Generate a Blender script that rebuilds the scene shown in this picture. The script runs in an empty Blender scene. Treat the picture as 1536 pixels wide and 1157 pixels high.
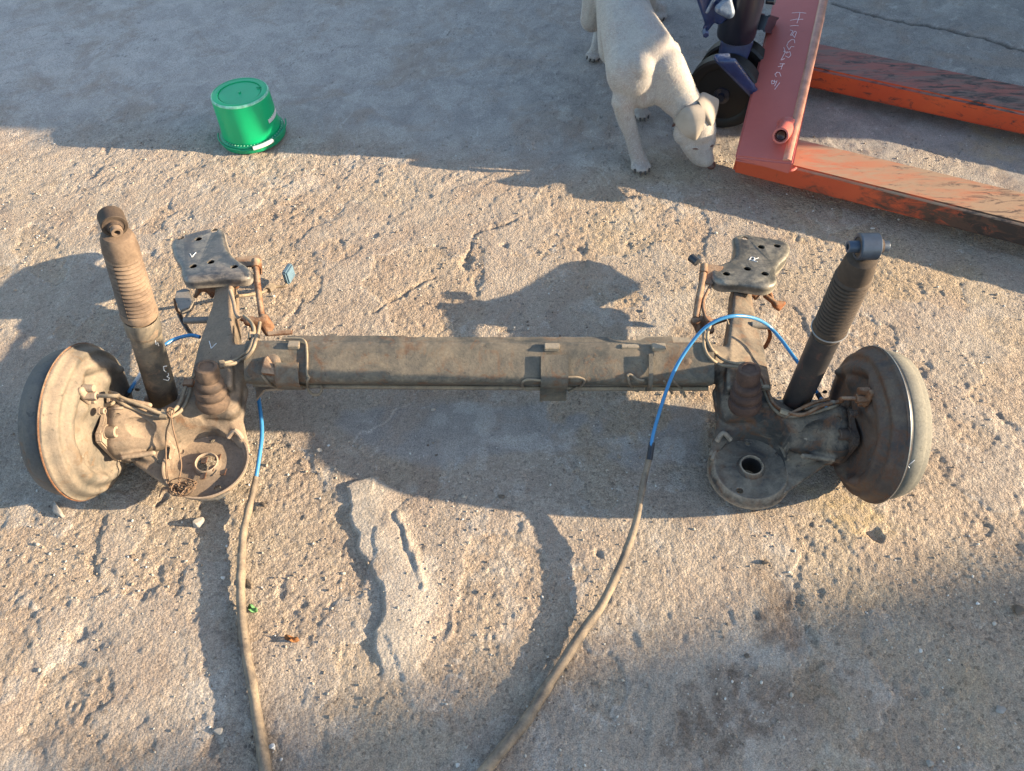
import bpy, bmesh, math, random
import numpy as np
from mathutils import Vector, Matrix, Euler
from mathutils.bvhtree import BVHTree
random.seed(7); rng = np.random.default_rng(11)
SC = bpy.context.scene; COL = SC.collection
R = math.radians

# ---------------------------------------------------------------- camera, sky, sun, exposure
TH, F, H = R(52), 1155.0, 1.075
cd = bpy.data.cameras.new('camera'); cam = bpy.data.objects.new('camera', cd); COL.objects.link(cam)
cam.location = (0, 0, H); cam.rotation_euler = (math.pi/2 - TH, 0, 0)
cd.sensor_fit = 'HORIZONTAL'; cd.sensor_width = 36; cd.lens = 36*F/1536
cd.clip_start = .02; cd.clip_end = 600; SC.camera = cam
SUN_E, SUN_A = R(15), R(-3.3)          # elevation; azimuth measured from +X towards +Y
w = bpy.data.worlds.new('World'); SC.world = w; w.use_nodes = True
wn = w.node_tree; sky = wn.nodes.new('ShaderNodeTexSky'); sky.sky_type = 'NISHITA'; sky.sun_disc = False
sky.sun_elevation = SUN_E; sky.sun_rotation = math.pi/2 - SUN_A
sky.air_density = 1.0; sky.dust_density = 1.0; sky.ozone_density = 1.2
bg = wn.nodes['Background']; bg.inputs[1].default_value = .135
wn.links.new(sky.outputs[0], bg.inputs[0])
sd = bpy.data.lights.new('sun', 'SUN'); sun = bpy.data.objects.new('sun', sd); COL.objects.link(sun)
sd.energy = 5.0; sd.angle = R(.53); sd.color = (1, .82, .57)
dirs = Vector((math.cos(SUN_E)*math.cos(SUN_A), math.cos(SUN_E)*math.sin(SUN_A), math.sin(SUN_E)))
sun.rotation_euler = dirs.to_track_quat('Z', 'Y').to_euler(); sun.location = (6, 0, 4)
vs = SC.view_settings; vs.view_transform = 'Standard'; vs.look = 'None'; vs.gamma = 1; vs.use_curve_mapping = False
vs.exposure = 1.6
SC.render.engine = 'CYCLES'

# ---------------------------------------------------------------- measuring helpers (photo point + known height -> place)
_f = Vector((0, math.cos(TH), -math.sin(TH))); _u = Vector((0, math.sin(TH), math.cos(TH))); _c = Vector((0, 0, H))
def ray(px, py): return _f + Vector((1, 0, 0))*((px-768)/F) + _u*((578.5-py)/F)
def U(px, py, z=0.0): d = ray(px, py); return _c + d*((z-H)/d.z)
def UX(px, py, x): d = ray(px, py); return _c + d*(x/d.x)
def UY(px, py, y): d = ray(px, py); return _c + d*(y/d.y)
X0 = -.052
def mir(p, s): return Vector((p[0], p[1], p[2])) if s > 0 else Vector((2*X0-p[0], p[1]+.005, p[2]))

# ---------------------------------------------------------------- noise in numpy
def _h(ix, iy, seed):
    n = (ix*374761393 + iy*668265263 + seed*974634777) & 0xffffffff
    n = ((n ^ (n >> 13))*1274126177) & 0xffffffff
    return ((n ^ (n >> 16)) & 0xffff)/65535.0
def vnoise(x, y, seed=0):
    x0 = np.floor(x).astype(np.int64); y0 = np.floor(y).astype(np.int64)
    fx = x-x0; fy = y-y0; fx = fx*fx*(3-2*fx); fy = fy*fy*(3-2*fy)
    a = _h(x0, y0, seed); b = _h(x0+1, y0, seed); c = _h(x0, y0+1, seed); d = _h(x0+1, y0+1, seed)
    return (a*(1-fx)+b*fx)*(1-fy)+(c*(1-fx)+d*fx)*fy
def fbm(x, y, s, o=3, seed=0):
    r = 0; t = 0; a = 1
    for i in range(o):
        r = r + a*vnoise(x/s+17.3*i, y/s-9.1*i, seed+i); t += a; a *= .5; s *= .5
    return r/t
def ss(a, b, x): t = np.clip((x-a)/(b-a), 0, 1); return t*t*(3-2*t)
def poly_sd(px, py, P):     # signed distance to polygon, positive inside
    P = np.array(P); n = len(P); d = np.full(px.shape, 1e9); ins = np.zeros(px.shape, bool)
    for i in range(n):
        a = P[i]; b = P[(i+1) % n]; e = b-a
        wx = px-a[0]; wy = py-a[1]; t = np.clip((wx*e[0]+wy*e[1])/(e@e+1e-12), 0, 1)
        d = np.minimum(d, np.hypot(wx-e[0]*t, wy-e[1]*t))
        c = ((a[1] > py) != (b[1] > py)) & (px < (b[0]-a[0])*(py-a[1])/((b[1]-a[1])+1e-12)+a[0])
        ins ^= c
    return np.where(ins, d, -d)

# ---------------------------------------------------------------- materials
def nt(name):
    m = bpy.data.materials.new(name); m.use_nodes = True; t = m.node_tree
    return m, t, t.nodes['Principled BSDF']
def N(t, typ, **k):
    n = t.nodes.new(typ)
    for a, b in k.items():
        if a.startswith('i_'): n.inputs[a[2:].replace('_', ' ')].default_value = b
        else: setattr(n, a, b)
    return n
def noise(t, scale, detail=4, rough=.6, vec=None, dist=0):
    n = N(t, 'ShaderNodeTexNoise'); n.inputs['Scale'].default_value = scale; n.inputs['Detail'].default_value = detail
    n.inputs['Roughness'].default_value = rough; n.inputs['Distortion'].default_value = dist
    if vec: t.links.new(vec, n.inputs['Vector'])
    return n
def ramp(t, src, stops):
    r = N(t, 'ShaderNodeValToRGB'); e = r.color_ramp.elements
    while len(e) > 1: e.remove(e[0])
    e[0].position = stops[0][0]; e[0].color = stops[0][1]
    for p, c in stops[1:]: q = e.new(p); q.color = c
    t.links.new(src, r.inputs[0]); return r
def g4(v): return (v, v, v, 1) if not hasattr(v, '__len__') else (*v, 1)
def mix(t, fac, a, b, mode='MIX'):
    n = N(t, 'ShaderNodeMix', data_type='RGBA', blend_type=mode)
    for s, v in ((0, fac), (6, a), (7, b)):
        if hasattr(v, 'is_linked'): t.links.new(v, n.inputs[s])
        else: n.inputs[s].default_value = v if s == 0 else g4(v)
    return n.outputs[2]
def coords(t): return N(t, 'ShaderNodeTexCoord').outputs['Object']
def grime(name, base, base2, dust, rust=None, dust_amt=.5, rust_amt=.3, scale=18, rough=.65, metal=0.0, bump=.25, up=.25, spec=.35, wear=0):
    """old painted or bare metal: two base tones, rust blotches, dust that settles more on upward faces"""
    m, t, b = nt(name); v = coords(t)
    a = ramp(t, noise(t, scale, 6, .65, v, .6).outputs[0], [(.38, g4(base)), (.62, g4(base2))]).outputs[0]
    if rust:
        rf = ramp(t, noise(t, scale*1.7, 8, .7, v, 1.2).outputs[0], [(.62-rust_amt*.4, g4(0)), (.70-rust_amt*.3, g4(1))]).outputs[0]
        a = mix(t, rf, a, rust)
    geo = N(t, 'ShaderNodeNewGeometry'); sx = N(t, 'ShaderNodeSeparateXYZ'); t.links.new(geo.outputs['Normal'], sx.inputs[0])
    ma = N(t, 'ShaderNodeMath', operation='MULTIPLY_ADD'); t.links.new(sx.outputs[2], ma.inputs[0]); ma.inputs[1].default_value = up
    n2 = noise(t, scale*.8, 7, .7, v, .8); t.links.new(n2.outputs[0], ma.inputs[2])
    df = ramp(t, ma.outputs[0], [(.78-dust_amt*.55, g4(0)), (1.0-dust_amt*.4, g4(1))]).outputs[0]
    a = mix(t, df, a, dust)
    pw = N(t, 'ShaderNodeMath', operation='MULTIPLY_ADD'); t.links.new(noise(t, 90, 4, .7, v).outputs[0], pw.inputs[0]); pw.inputs[1].default_value = .10; t.links.new(geo.outputs['Pointiness'], pw.inputs[2])
    a = mix(t, ramp(t, pw.outputs[0], [(.575, g4(0)), (.62, g4(wear))]).outputs[0], a, tuple(min(1, c*1.5+.03) for c in dust))
    chip = noise(t, scale*6, 8, .8, v, .5)
    a = mix(t, ramp(t, chip.outputs[0], [(.60, g4(0)), (.63, g4(.65))]).outputs[0], a, tuple(c*.55 for c in base))
    fine = noise(t, 260, 3, .7, v)
    a = mix(t, .4, a, ramp(t, fine.outputs[0], [(.3, g4(.45)), (.7, g4(1.1))]).outputs[0], 'MULTIPLY')
    t.links.new(a, b.inputs['Base Color'])
    rr = ramp(t, df, [(0, g4(rough)), (1, g4(.92))]).outputs[0]; t.links.new(rr, b.inputs['Roughness'])
    b.inputs['Metallic'].default_value = metal; b.inputs['Specular IOR Level'].default_value = spec
    bp = N(t, 'ShaderNodeBump', i_Strength=bump, i_Distance=.0015)
    ad = N(t, 'ShaderNodeMath', operation='ADD'); t.links.new(fine.outputs[0], ad.inputs[0])
    n3 = noise(t, 60, 5, .6, v); t.links.new(n3.outputs[0], ad.inputs[1])
    t.links.new(ad.outputs[0], bp.inputs['Height']); t.links.new(bp.outputs[0], b.inputs['Normal'])
    return m
def plain(name, col, rough=.6, metal=0, spec=.4, var=.15, scale=40, bump=.1):
    m, t, b = nt(name); v = coords(t)
    n = noise(t, scale, 5, .6, v)
    lo = tuple(c*(1-var) for c in col); hi = tuple(min(1, c*(1+var)) for c in col)
    c = ramp(t, n.outputs[0], [(.3, g4(lo)), (.7, g4(hi))]).outputs[0]
    t.links.new(c, b.inputs['Base Color']); b.inputs['Roughness'].default_value = rough; b.inputs['Metallic'].default_value = metal
    b.inputs['Specular IOR Level'].default_value = spec
    if bump:
        bp = N(t, 'ShaderNodeBump', i_Strength=bump, i_Distance=.001); t.links.new(noise(t, 300, 3, .6, v).outputs[0], bp.inputs['Height']); t.links.new(bp.outputs[0], b.inputs['Normal'])
    return m

DUST = (.50, .385, .24); RUST = (.15, .058, .024); RUST2 = (.22, .10, .05)
M = {}
M['armL'] = grime('dusty steel', (.08, .066, .052), (.185, .138, .10), (.29, .21, .145), (.13, .075, .045), .55, .2, 17, bump=.35, wear=.6)
M['armR'] = grime('dark worn steel', (.035, .033, .032), (.085, .072, .062), (.29, .225, .16), (.12, .058, .032), .32, .3, 16, bump=.22, wear=.6)
M['beam'] = grime('dusty beam steel', (.075, .072, .062), (.17, .14, .105), (.27, .215, .15), (.15, .085, .05), .45, .25, 16, bump=.3, up=.12, wear=.6)
M['plateL'] = grime('greasy black plate', (.038, .038, .042), (.085, .08, .08), (.24, .20, .155), None, .2, 0, 28, .42, bump=.2, spec=.6, up=.1, wear=.6)
M['plateR'] = grime('dusty black plate', (.05, .05, .046), (.105, .098, .08), (.27, .23, .17), None, .32, 0, 28, .42, bump=.2, spec=.55, up=.1, wear=.6)
M['drumL'] = grime('weathered drum iron left', (.08, .078, .075), (.125, .115, .105), (.22, .185, .145), (.14, .08, .05), .3, .1, 12, bump=.18)
M['drumR'] = grime('weathered drum iron right', (.10, .097, .085), (.15, .142, .118), (.26, .235, .185), (.16, .10, .06), .55, .1, 12, bump=.18)
M['backL'] = grime('dusty backing plate', (.085, .077, .066), (.17, .14, .108), (.265, .205, .15), (.12, .075, .045), .6, .2, 17, bump=.3)
M['backR'] = grime('rusty backing plate', (.055, .045, .042), (.105, .072, .055), (.17, .125, .09), (.11, .055, .034), .35, .38, 22, bump=.45)
M['rim'] = plain('bright plate rim', (.36, .33, .29), .35, .6, .5)
M['rubber'] = grime('dusty rubber', (.07, .05, .04), (.11, .075, .055), (.24, .155, .10), None, .5, 0, 22, .8, bump=.15, up=.1)
M['inner'] = plain('dark hole shade sheet', (.035, .022, .016), .8, 0, .2, .3, 60, .2)  # dark colour stands in for the shade inside the mounting plate holes
M['rubberR'] = grime('reddish rubber', (.06, .035, .028), (.12, .065, .045), (.19, .12, .08), None, .35, 0, 22, .75, bump=.15, up=.1)
M['bootL'] = grime('dusty boot left', (.12, .082, .06), (.19, .13, .09), (.30, .21, .145), None, .6, 0, 18, .85, bump=.12, up=.0)
M['bootR'] = grime('dusty boot right', (.045, .032, .025), (.085, .058, .040), (.20, .14, .085), None, .35, 0, 18, .8, bump=.12, up=.0)
M['tubeL'] = grime('chipped black tube', (.05, .05, .05), (.11, .10, .085), (.27, .21, .145), (.20, .14, .10), .62, .2, 26, .45, bump=.15, up=.1, spec=.5)
M['tubeR'] = grime('dark tube', (.026, .025, .028), (.05, .042, .04), (.17, .125, .085), (.10, .05, .042), .3, .15, 22, .5, bump=.15, up=.1, spec=.5)
M['rust'] = grime('red rust', (.16, .075, .04), (.27, .14, .075), (.38, .26, .17), RUST, .35, .4, 30, .85, bump=.35)
M['rustR'] = grime('orange rust', (.20, .065, .022), (.30, .12, .05), (.30, .20, .12), RUST, .2, .4, 30, .85, bump=.35)
M['pipe'] = grime('brake pipe', (.14, .11, .085), (.22, .17, .12), (.38, .29, .19), None, .5, 0, 40, .5, bump=.1)
M['blue'] = plain('blue cable liner', (.045, .21, .42), .3, 0, .5, .12)
M['black'] = plain('dark plastic', (.025, .027, .032), .45, 0, .5, .3)
M['sheath'] = grime('dusty cable sheath', (.10, .08, .065), (.19, .145, .105), (.37, .28, .19), None, .55, 0, 30, .7, bump=.25, up=.15)
M['sheathR'] = M['sheath']
M['chalk'] = plain('white paint pen', (.80, .78, .76), .7, 0, .3, .05, bump=0)
M['chalkp'] = plain('faint chalk', (.80, .62, .62), .85, 0, .2, .1, bump=0)
M['collar'] = plain('blue black grease steel', (.05, .065, .09), .4, .3, .5, .4)
M['green'] = plain('green plastic', (.003, .40, .15), .36, 0, .45, .06, 24, .02)
M['greenrim'] = plain('dusty green plastic', (.006, .27, .12), .5, 0, .4, .3, 60, .1)
M['scuff'] = plain('scuffed pale green edge', (.24, .55, .38), .6, 0, .4, .3, 80, .1)
M['white'] = plain('white plastic', (.62, .61, .58), .45, 0, .4, .05)
M['stone'] = plain('pale stone', (.30, .27, .235), .8, 0, .3, .2, 60, .5)
M['stoned'] = plain('brown stone', (.15, .115, .085), .85, 0, .3, .3, 60, .5)
M['leafo'] = plain('orange leaf', (.24, .10, .035), .8, 0, .3, .4, 90, .3)
M['leafg'] = plain('green leaf', (.10, .22, .08), .7, 0, .3, .3, 90, .3)
M['pump'] = plain('black pump enamel', (.010, .012, .022), .28, 0, .6, .3, 12, .02)
M['bluepaint'] = grime('worn blue paint', (.012, .022, .075), (.022, .045, .13), (.16, .19, .26), None, .3, 0, 22, .3, bump=.1, up=.12, spec=.6)
M['greypaint'] = grime('worn grey blue valve', (.05, .07, .12), (.16, .21, .28), (.32, .36, .42), None, .4, 0, 40, .35, bump=.15, spec=.6)
M['tyre'] = plain('black solid tyre', (.010, .009, .009), .5, 0, .4, .3, 20, .1)
M['claw'] = plain('dark claw', (.05, .04, .035), .5, 0, .4, .1)
M['nose'] = plain('brown nose', (.10, .045, .035), .4, 0, .5, .1)
M['eye'] = plain('closed eye rim', (.13, .07, .055), .45, 0, .5, .1)
M['wire'] = plain('rusty twisted wire', (.19, .12, .075), .75, .2, .4, .4, 60, .3)
M['wall'] = plain('cement plaster', (.36, .33, .29), .9, 0, .2, .15, 6, .4)
M['roof'] = plain('zinc sheet', (.35, .35, .34), .5, .5, .4, .2, 4, .1)

def red_paint(name, wear, worn=(.42, .24, .13), grow=0, base=(.42, .095, .075), base2=(.50, .135, .10), dark=(.035, .028, .026), darkamt=.2):
    m, t, b = nt(name); v = coords(t)
    a = ramp(t, noise(t, 6, 5, .6, v).outputs[0], [(.3, g4(base)), (.7, g4(base2))]).outputs[0]
    mp = N(t, 'ShaderNodeMapping'); mp.inputs['Rotation'].default_value = (0, 0, R(24)); mp.inputs['Scale'].default_value = (1, 4.5, 4.5); t.links.new(v, mp.inputs[0])
    s = noise(t, 9, 10, .72, mp.outputs[0], .5)
    sx = N(t, 'ShaderNodeSeparateXYZ'); t.links.new(v, sx.inputs[0])
    gw = N(t, 'ShaderNodeMath', operation='MULTIPLY_ADD'); t.links.new(sx.outputs[0], gw.inputs[0]); gw.inputs[1].default_value = grow; t.links.new(s.outputs[0], gw.inputs[2])
    wf = ramp(t, gw.outputs[0], [(.66-wear*.42, g4(0)), (.74-wear*.25, g4(1))]).outputs[0]
    a = mix(t, wf, a, worn)
    s2 = noise(t, 14, 12, .75, mp.outputs[0], .8)
    gd = N(t, 'ShaderNodeMath', operation='MULTIPLY_ADD'); t.links.new(sx.outputs[0], gd.inputs[0]); gd.inputs[1].default_value = grow; t.links.new(s2.outputs[0], gd.inputs[2])
    dfc = ramp(t, gd.outputs[0], [(.70-darkamt*.4, g4(0)), (.76-darkamt*.3, g4(1))]).outputs[0]
    a = mix(t, dfc, a, dark)
    t.links.new(a, b.inputs['Base Color']); b.inputs['Roughness'].default_value = .42; b.inputs['Specular IOR Level'].default_value = .45
    bp = N(t, 'ShaderNodeBump', i_Strength=.25, i_Distance=.001); t.links.new(s.outputs[0], bp.inputs['Height']); t.links.new(bp.outputs[0], b.inputs['Normal'])
    return m
M['frame'] = red_paint('red frame paint', .05, worn=(.26, .09, .07), base=(.41, .098, .078), base2=(.49, .125, .098), darkamt=.02)
M['fork_near'] = red_paint('worn fork top near', .62, worn=(.36, .23, .14), grow=.28, base=(.46, .13, .06), base2=(.42, .19, .10), dark=(.11, .07, .05), darkamt=.30)
M['fork_far'] = red_paint('worn fork top far', .45, worn=(.19, .12, .095), grow=.1, base=(.30, .075, .055), base2=(.34, .11, .08), darkamt=.45)
M['fork_side'] = red_paint('orange red fork side', .25, worn=(.26, .06, .03), base=(.46, .052, .018), base2=(.56, .085, .024), darkamt=.38)
M['fork_side_near'] = red_paint('scraped fork side', .45, worn=(.09, .05, .035), grow=.75, base=(.50, .075, .028), base2=(.56, .10, .038), dark=(.04, .03, .026), darkamt=.15)

def hair_mat():
    m, t, b = nt('cream hairs'); gi = N(t, 'ShaderNodeNewGeometry')
    c = ramp(t, gi.outputs['Random Per Island'], [(0, g4((.30, .25, .21))), (.4, g4((.43, .38, .33))), (1, g4((.58, .53, .47)))]).outputs[0]
    t.links.new(c, b.inputs['Base Color']); b.inputs['Roughness'].default_value = .7; return m
M['hair'] = hair_mat()
M['worn'] = plain('pale orange sunlit edge', (.46, .22, .15), .35, 0, .5, .3, 40, .1)  # pale orange paints the sunlit highlight of the frame edge into the colour
def dog_mat():
    m, t, b = nt('cream short fur'); v = coords(t)
    a = ramp(t, noise(t, 9, 4, .6, v).outputs[0], [(.35, g4((.38, .33, .29))), (.65, g4((.47, .42, .37)))]).outputs[0]
    a = mix(t, ramp(t, noise(t, 22, 5, .6, v, .4).outputs[0], [(.48, g4(0)), (.66, g4(.6))]).outputs[0], a, (.36, .265, .225))
    a = mix(t, ramp(t, noise(t, 60, 4, .6, v).outputs[0], [(.45, g4(0)), (.7, g4(.35))]).outputs[0], a, (.27, .23, .205))
    s = ramp(t, noise(t, 38, 2, .5, v).outputs[0], [(.735, g4(0)), (.76, g4(.6))]).outputs[0]
    a = mix(t, s, a, (.30, .24, .20))
    # pinkish skin towards the belly and muzzle: fine hair streaks
    mp = N(t, 'ShaderNodeMapping'); mp.inputs['Scale'].default_value = (1, .35, .35); t.links.new(v, mp.inputs[0])
    f = noise(t, 420, 3, .7, mp.outputs[0])
    a = mix(t, .5, a, ramp(t, f.outputs[0], [(.3, g4(.62)), (.7, g4(1.05))]).outputs[0], 'MULTIPLY')
    t.links.new(a, b.inputs['Base Color']); b.inputs['Roughness'].default_value = .75
    b.inputs['Sheen Weight'].default_value = .1; b.inputs['Subsurface Weight'].default_value = .0
    bp = N(t, 'ShaderNodeBump', i_Strength=.6, i_Distance=.0015); t.links.new(f.outputs[0], bp.inputs['Height']); t.links.new(bp.outputs[0], b.inputs['Normal'])
    return m
M['dog'] = dog_mat()
M['ear'] = plain('ear fur', (.36, .30, .24), .8, 0, .3, .12, 30, .2)

def ground_mat():
    m, t, b = nt('worn concrete and packed dust'); v = coords(t)
    at = lambda n: N(t, 'ShaderNodeAttribute', attribute_name=n).outputs['Fac']
    big = noise(t, 2.6, 5, .6, v, .5); mid = noise(t, 14, 6, .65, v, .8)
    a = ramp(t, big.outputs[0], [(.30, g4((.41, .33, .245))), (.45, g4((.43, .335, .245))), (.55, g4((.425, .32, .235))), (.70, g4((.38, .31, .245)))]).outputs[0]
    a = mix(t, ramp(t, mid.outputs[0], [(.42, g4(0)), (.68, g4(.6))]).outputs[0], a, (.50, .41, .315))
    a = mix(t, ramp(t, noise(t, 9, 7, .7, v, 1.5).outputs[0], [(.56, g4(0)), (.66, g4(.45))]).outputs[0], a, (.30, .235, .185))
    a = mix(t, at('smooth'), a, mix(t, ramp(t, mid.outputs[0], [(.4, g4(0)), (.62, g4(1))]).outputs[0], (.285, .25, .22), (.37, .325, .28)))
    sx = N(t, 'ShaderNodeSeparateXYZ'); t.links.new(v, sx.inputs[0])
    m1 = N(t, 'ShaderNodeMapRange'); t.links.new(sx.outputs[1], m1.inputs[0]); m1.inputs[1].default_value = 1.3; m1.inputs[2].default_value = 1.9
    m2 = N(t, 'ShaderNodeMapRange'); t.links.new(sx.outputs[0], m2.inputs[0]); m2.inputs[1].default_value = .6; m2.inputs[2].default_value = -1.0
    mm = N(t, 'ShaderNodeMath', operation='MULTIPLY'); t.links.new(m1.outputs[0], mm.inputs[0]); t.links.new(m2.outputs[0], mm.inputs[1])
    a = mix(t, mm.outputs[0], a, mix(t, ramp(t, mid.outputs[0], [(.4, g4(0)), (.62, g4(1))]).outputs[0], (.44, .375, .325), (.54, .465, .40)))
    a = mix(t, at('slab'), a, mix(t, ramp(t, mid.outputs[0], [(.4, g4(0)), (.62, g4(1))]).outputs[0], (.42, .35, .275), (.50, .42, .335)))
    a = mix(t, at('stain'), a, (.105, .066, .046))
    a = mix(t, ramp(t, noise(t, 5, 6, .65, v, 1.0).outputs[0], [(.50, g4(0)), (.62, g4(.55))]).outputs[0], a, (.35, .26, .195))
    a = mix(t, at('pale'), a, (.56, .50, .43))
    a = mix(t, at('ochre'), a, (.47, .345, .19))
    a = mix(t, at('crack'), a, (.06, .05, .042))
    # grains: pale and dark aggregate
    vo = N(t, 'ShaderNodeTexVoronoi', feature='F1'); vo.inputs['Scale'].default_value = 240; t.links.new(v, vo.inputs['Vector'])
    gr = ramp(t, vo.outputs['Color'], [(.08, g4(.30)), (.28, g4(.88)), (.75, g4(1.1)), (.9, g4(1.35))]).outputs[0]
    rf = N(t, 'ShaderNodeMath', operation='MULTIPLY_ADD'); t.links.new(at('smooth'), rf.inputs[0]); rf.inputs[1].default_value = -.35; rf.inputs[2].default_value = .55
    a = mix(t, rf.outputs[0], a, gr, 'MULTIPLY')
    fine = noise(t, 520, 4, .75, v)
    a = mix(t, .75, a, ramp(t, fine.outputs[0], [(.36, g4(.42)), (.60, g4(1.25))]).outputs[0], 'MULTIPLY')
    t.links.new(a, b.inputs['Base Color']); b.inputs['Roughness'].default_value = .92; b.inputs['Specular IOR Level'].default_value = .25
    ad = N(t, 'ShaderNodeMath', operation='MULTIPLY_ADD'); t.links.new(vo.outputs['Distance'], ad.inputs[0]); ad.inputs[1].default_value = -.8
    t.links.new(fine.outputs[0], ad.inputs[2])
    bs = N(t, 'ShaderNodeMath', operation='MULTIPLY_ADD'); t.links.new(at('smooth'), bs.inputs[0]); bs.inputs[1].default_value = -.62; bs.inputs[2].default_value = .85
    bp = N(t, 'ShaderNodeBump', i_Distance=.0038); t.links.new(bs.outputs[0], bp.inputs['Strength'])
    t.links.new(ad.outputs[0], bp.inputs['Height']); t.links.new(bp.outputs[0], b.inputs['Normal'])
    return m

# ---------------------------------------------------------------- object helpers
def tag(o, label=None, cat=None, group=None, kind=None):
    if label: o['label'] = label
    if cat: o['category'] = cat
    if group: o['group'] = group
    if kind: o['kind'] = kind
    return o
def link_mesh(name, me, m, parent=None, smooth=True, angle=40):
    me.name = name; o = bpy.data.objects.new(name, me); COL.objects.link(o)
    if m is not None:
        me.materials.clear()
        for k in (m if isinstance(m, (list, tuple)) else [m]): me.materials.append(k)
    if smooth:
        me.shade_smooth()
        try: me.set_sharp_from_angle(angle=R(angle))
        except Exception: pass
    if parent is not None:
        o.parent = parent
        b = parent
        while b.parent: b = b.parent
        me.transform(Matrix.Translation(-b.location))
    return o
def thing(name, loc, label, cat, group=None):
    o = bpy.data.objects.new(name, None); COL.objects.link(o); o.location = loc; o.empty_display_size = .05
    return tag(o, label, cat, group)
def mesh_from(vf):
    me = bpy.data.meshes.new('m'); me.from_pydata([tuple(v) for v in vf[0]], [], vf[1]); me.update(); return me
def join(*parts):
    V = []; Fs = []
    for v, f in parts:
        o = len(V); V += [Vector(p) for p in v]; Fs += [tuple(i+o for i in q) for q in f]
    return V, Fs
def spline(P, n=8):
    P = [Vector(p) for p in P]
    if len(P) < 3: return P
    out = []
    for i in range(len(P)-1):
        p0 = P[max(i-1, 0)]; p1 = P[i]; p2 = P[i+1]; p3 = P[min(i+2, len(P)-1)]
        for k in range(n):
            t = k/n; out.append(.5*((2*p1)+(p2-p0)*t+(2*p0-5*p1+4*p2-p3)*t*t+(3*p1-p0-3*p2+p3)*t**3))
    out.append(P[-1]); return out
def tube(P, r, n=10, sm=6, cap=True, closed=False, flat=1.0):
    P = spline(P, sm) if sm > 1 else [Vector(p) for p in P]
    m = len(P); rr = r if hasattr(r, '__len__') else [r]*m
    if len(rr) != m: rr = [np.interp(i/(m-1), np.linspace(0, 1, len(rr)), rr) for i in range(m)]
    V = []; Fs = []; up = None
    for i, p in enumerate(P):
        d = (P[min(i+1, m-1)]-P[max(i-1, 0)]).normalized()
        if up is None: up = d.orthogonal().normalized()
        up = (up - d*up.dot(d)).normalized(); s = d.cross(up)
        for k in range(n):
            a = 2*math.pi*k/n; V.append(p+(up*math.cos(a)*flat+s*math.sin(a))*rr[i])
    for i in range(m-1):
        for k in range(n): Fs.append((i*n+k, i*n+(k+1) % n, (i+1)*n+(k+1) % n, (i+1)*n+k))
    if cap: Fs.append(tuple(range(n-1, -1, -1))); Fs.append(tuple((m-1)*n+k for k in range(n)))
    return V, Fs
def frame_of(axis):
    z = Vector(axis).normalized(); x = z.orthogonal().normalized(); return x, z.cross(x), z
def lathe(prof, o, axis, n=32, close=False, xa=None):
    """prof [(r, h)] turned about axis through o; close joins the last ring to the first"""
    x, y, z = frame_of(axis)
    if xa is not None: x = (Vector(xa)-z*Vector(xa).dot(z)).normalized(); y = z.cross(x)
    o = Vector(o); V = []; Fs = []; idx = []
    for r, h in prof:
        if r < 1e-6: idx.append([len(V)]*n); V.append(o+z*h)
        else:
            idx.append([len(V)+k for k in range(n)])
            for k in range(n): a = 2*math.pi*k/n; V.append(o+z*h+(x*math.cos(a)+y*math.sin(a))*r)
    m = len(prof)
    for i in range(m if close else m-1):
        A = idx[i]; B = idx[(i+1) % m]
        for k in range(n):
            q = [A[k], A[(k+1) % n], B[(k+1) % n], B[k]]; q2 = []
            for v in q:
                if v not in q2: q2.append(v)
            if len(q2) > 2: Fs.append(tuple(q2))
    return V, Fs
def cyl(a, b, r, n=16, bev=.0, r2=None):
    a = Vector(a); b = Vector(b); L = (b-a).length; r2 = r if r2 is None else r2
    bev = bev or min(r, L)*.12
    return lathe([(0, 0), (r-bev, 0), (r, bev), (r2, L-bev), (r2-bev, L), (0, L)], a, b-a, n)
def boxm(c, ax, half, bev=.002, seg=2):
    """box with axes ax=(x,y,z vectors), half sizes, bevelled"""
    bm = bmesh.new(); bmesh.ops.create_cube(bm, size=2)
    X, Y, Z = [Vector(a).normalized() for a in ax]
    for v in bm.verts: v.co = Vector(c)+X*v.co.x*half[0]+Y*v.co.y*half[1]+Z*v.co.z*half[2]
    if bev: bmesh.ops.bevel(bm, geom=list(bm.edges), offset=bev, segments=seg, affect='EDGES', clamp_overlap=True)
    bmesh.ops.recalc_face_normals(bm, faces=bm.faces)
    r = ([v.co.copy() for v in bm.verts], [tuple(v.index for v in f.verts) for f in bm.faces]); bm.free(); return r
def prism(P, d, bev=.0, seg=2):
    """closed solid from outline P (3D points) pushed by vector d"""
    bm = bmesh.new(); vs_ = [bm.verts.new(p) for p in P]; f = bm.faces.new(vs_)
    r = bmesh.ops.extrude_face_region(bm, geom=[f]); nv = [g for g in r['geom'] if isinstance(g, bmesh.types.BMVert)]
    for v in nv: v.co += Vector(d)
    bmesh.ops.recalc_face_normals(bm, faces=bm.faces)
    if bev: bmesh.ops.bevel(bm, geom=list(bm.edges), offset=bev, segments=seg, affect='EDGES', clamp_overlap=True)
    bm.verts.index_update()
    r = ([v.co.copy() for v in bm.verts], [tuple(v.index for v in f.verts) for f in bm.faces]); bm.free(); return r
ICO = {}
def ico(sub):
    if sub not in ICO:
        bm = bmesh.new(); bmesh.ops.create_icosphere(bm, subdivisions=sub, radius=1); ICO[sub] = [v.co.copy() for v in bm.verts]; bm.free()
    return ICO[sub]
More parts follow.
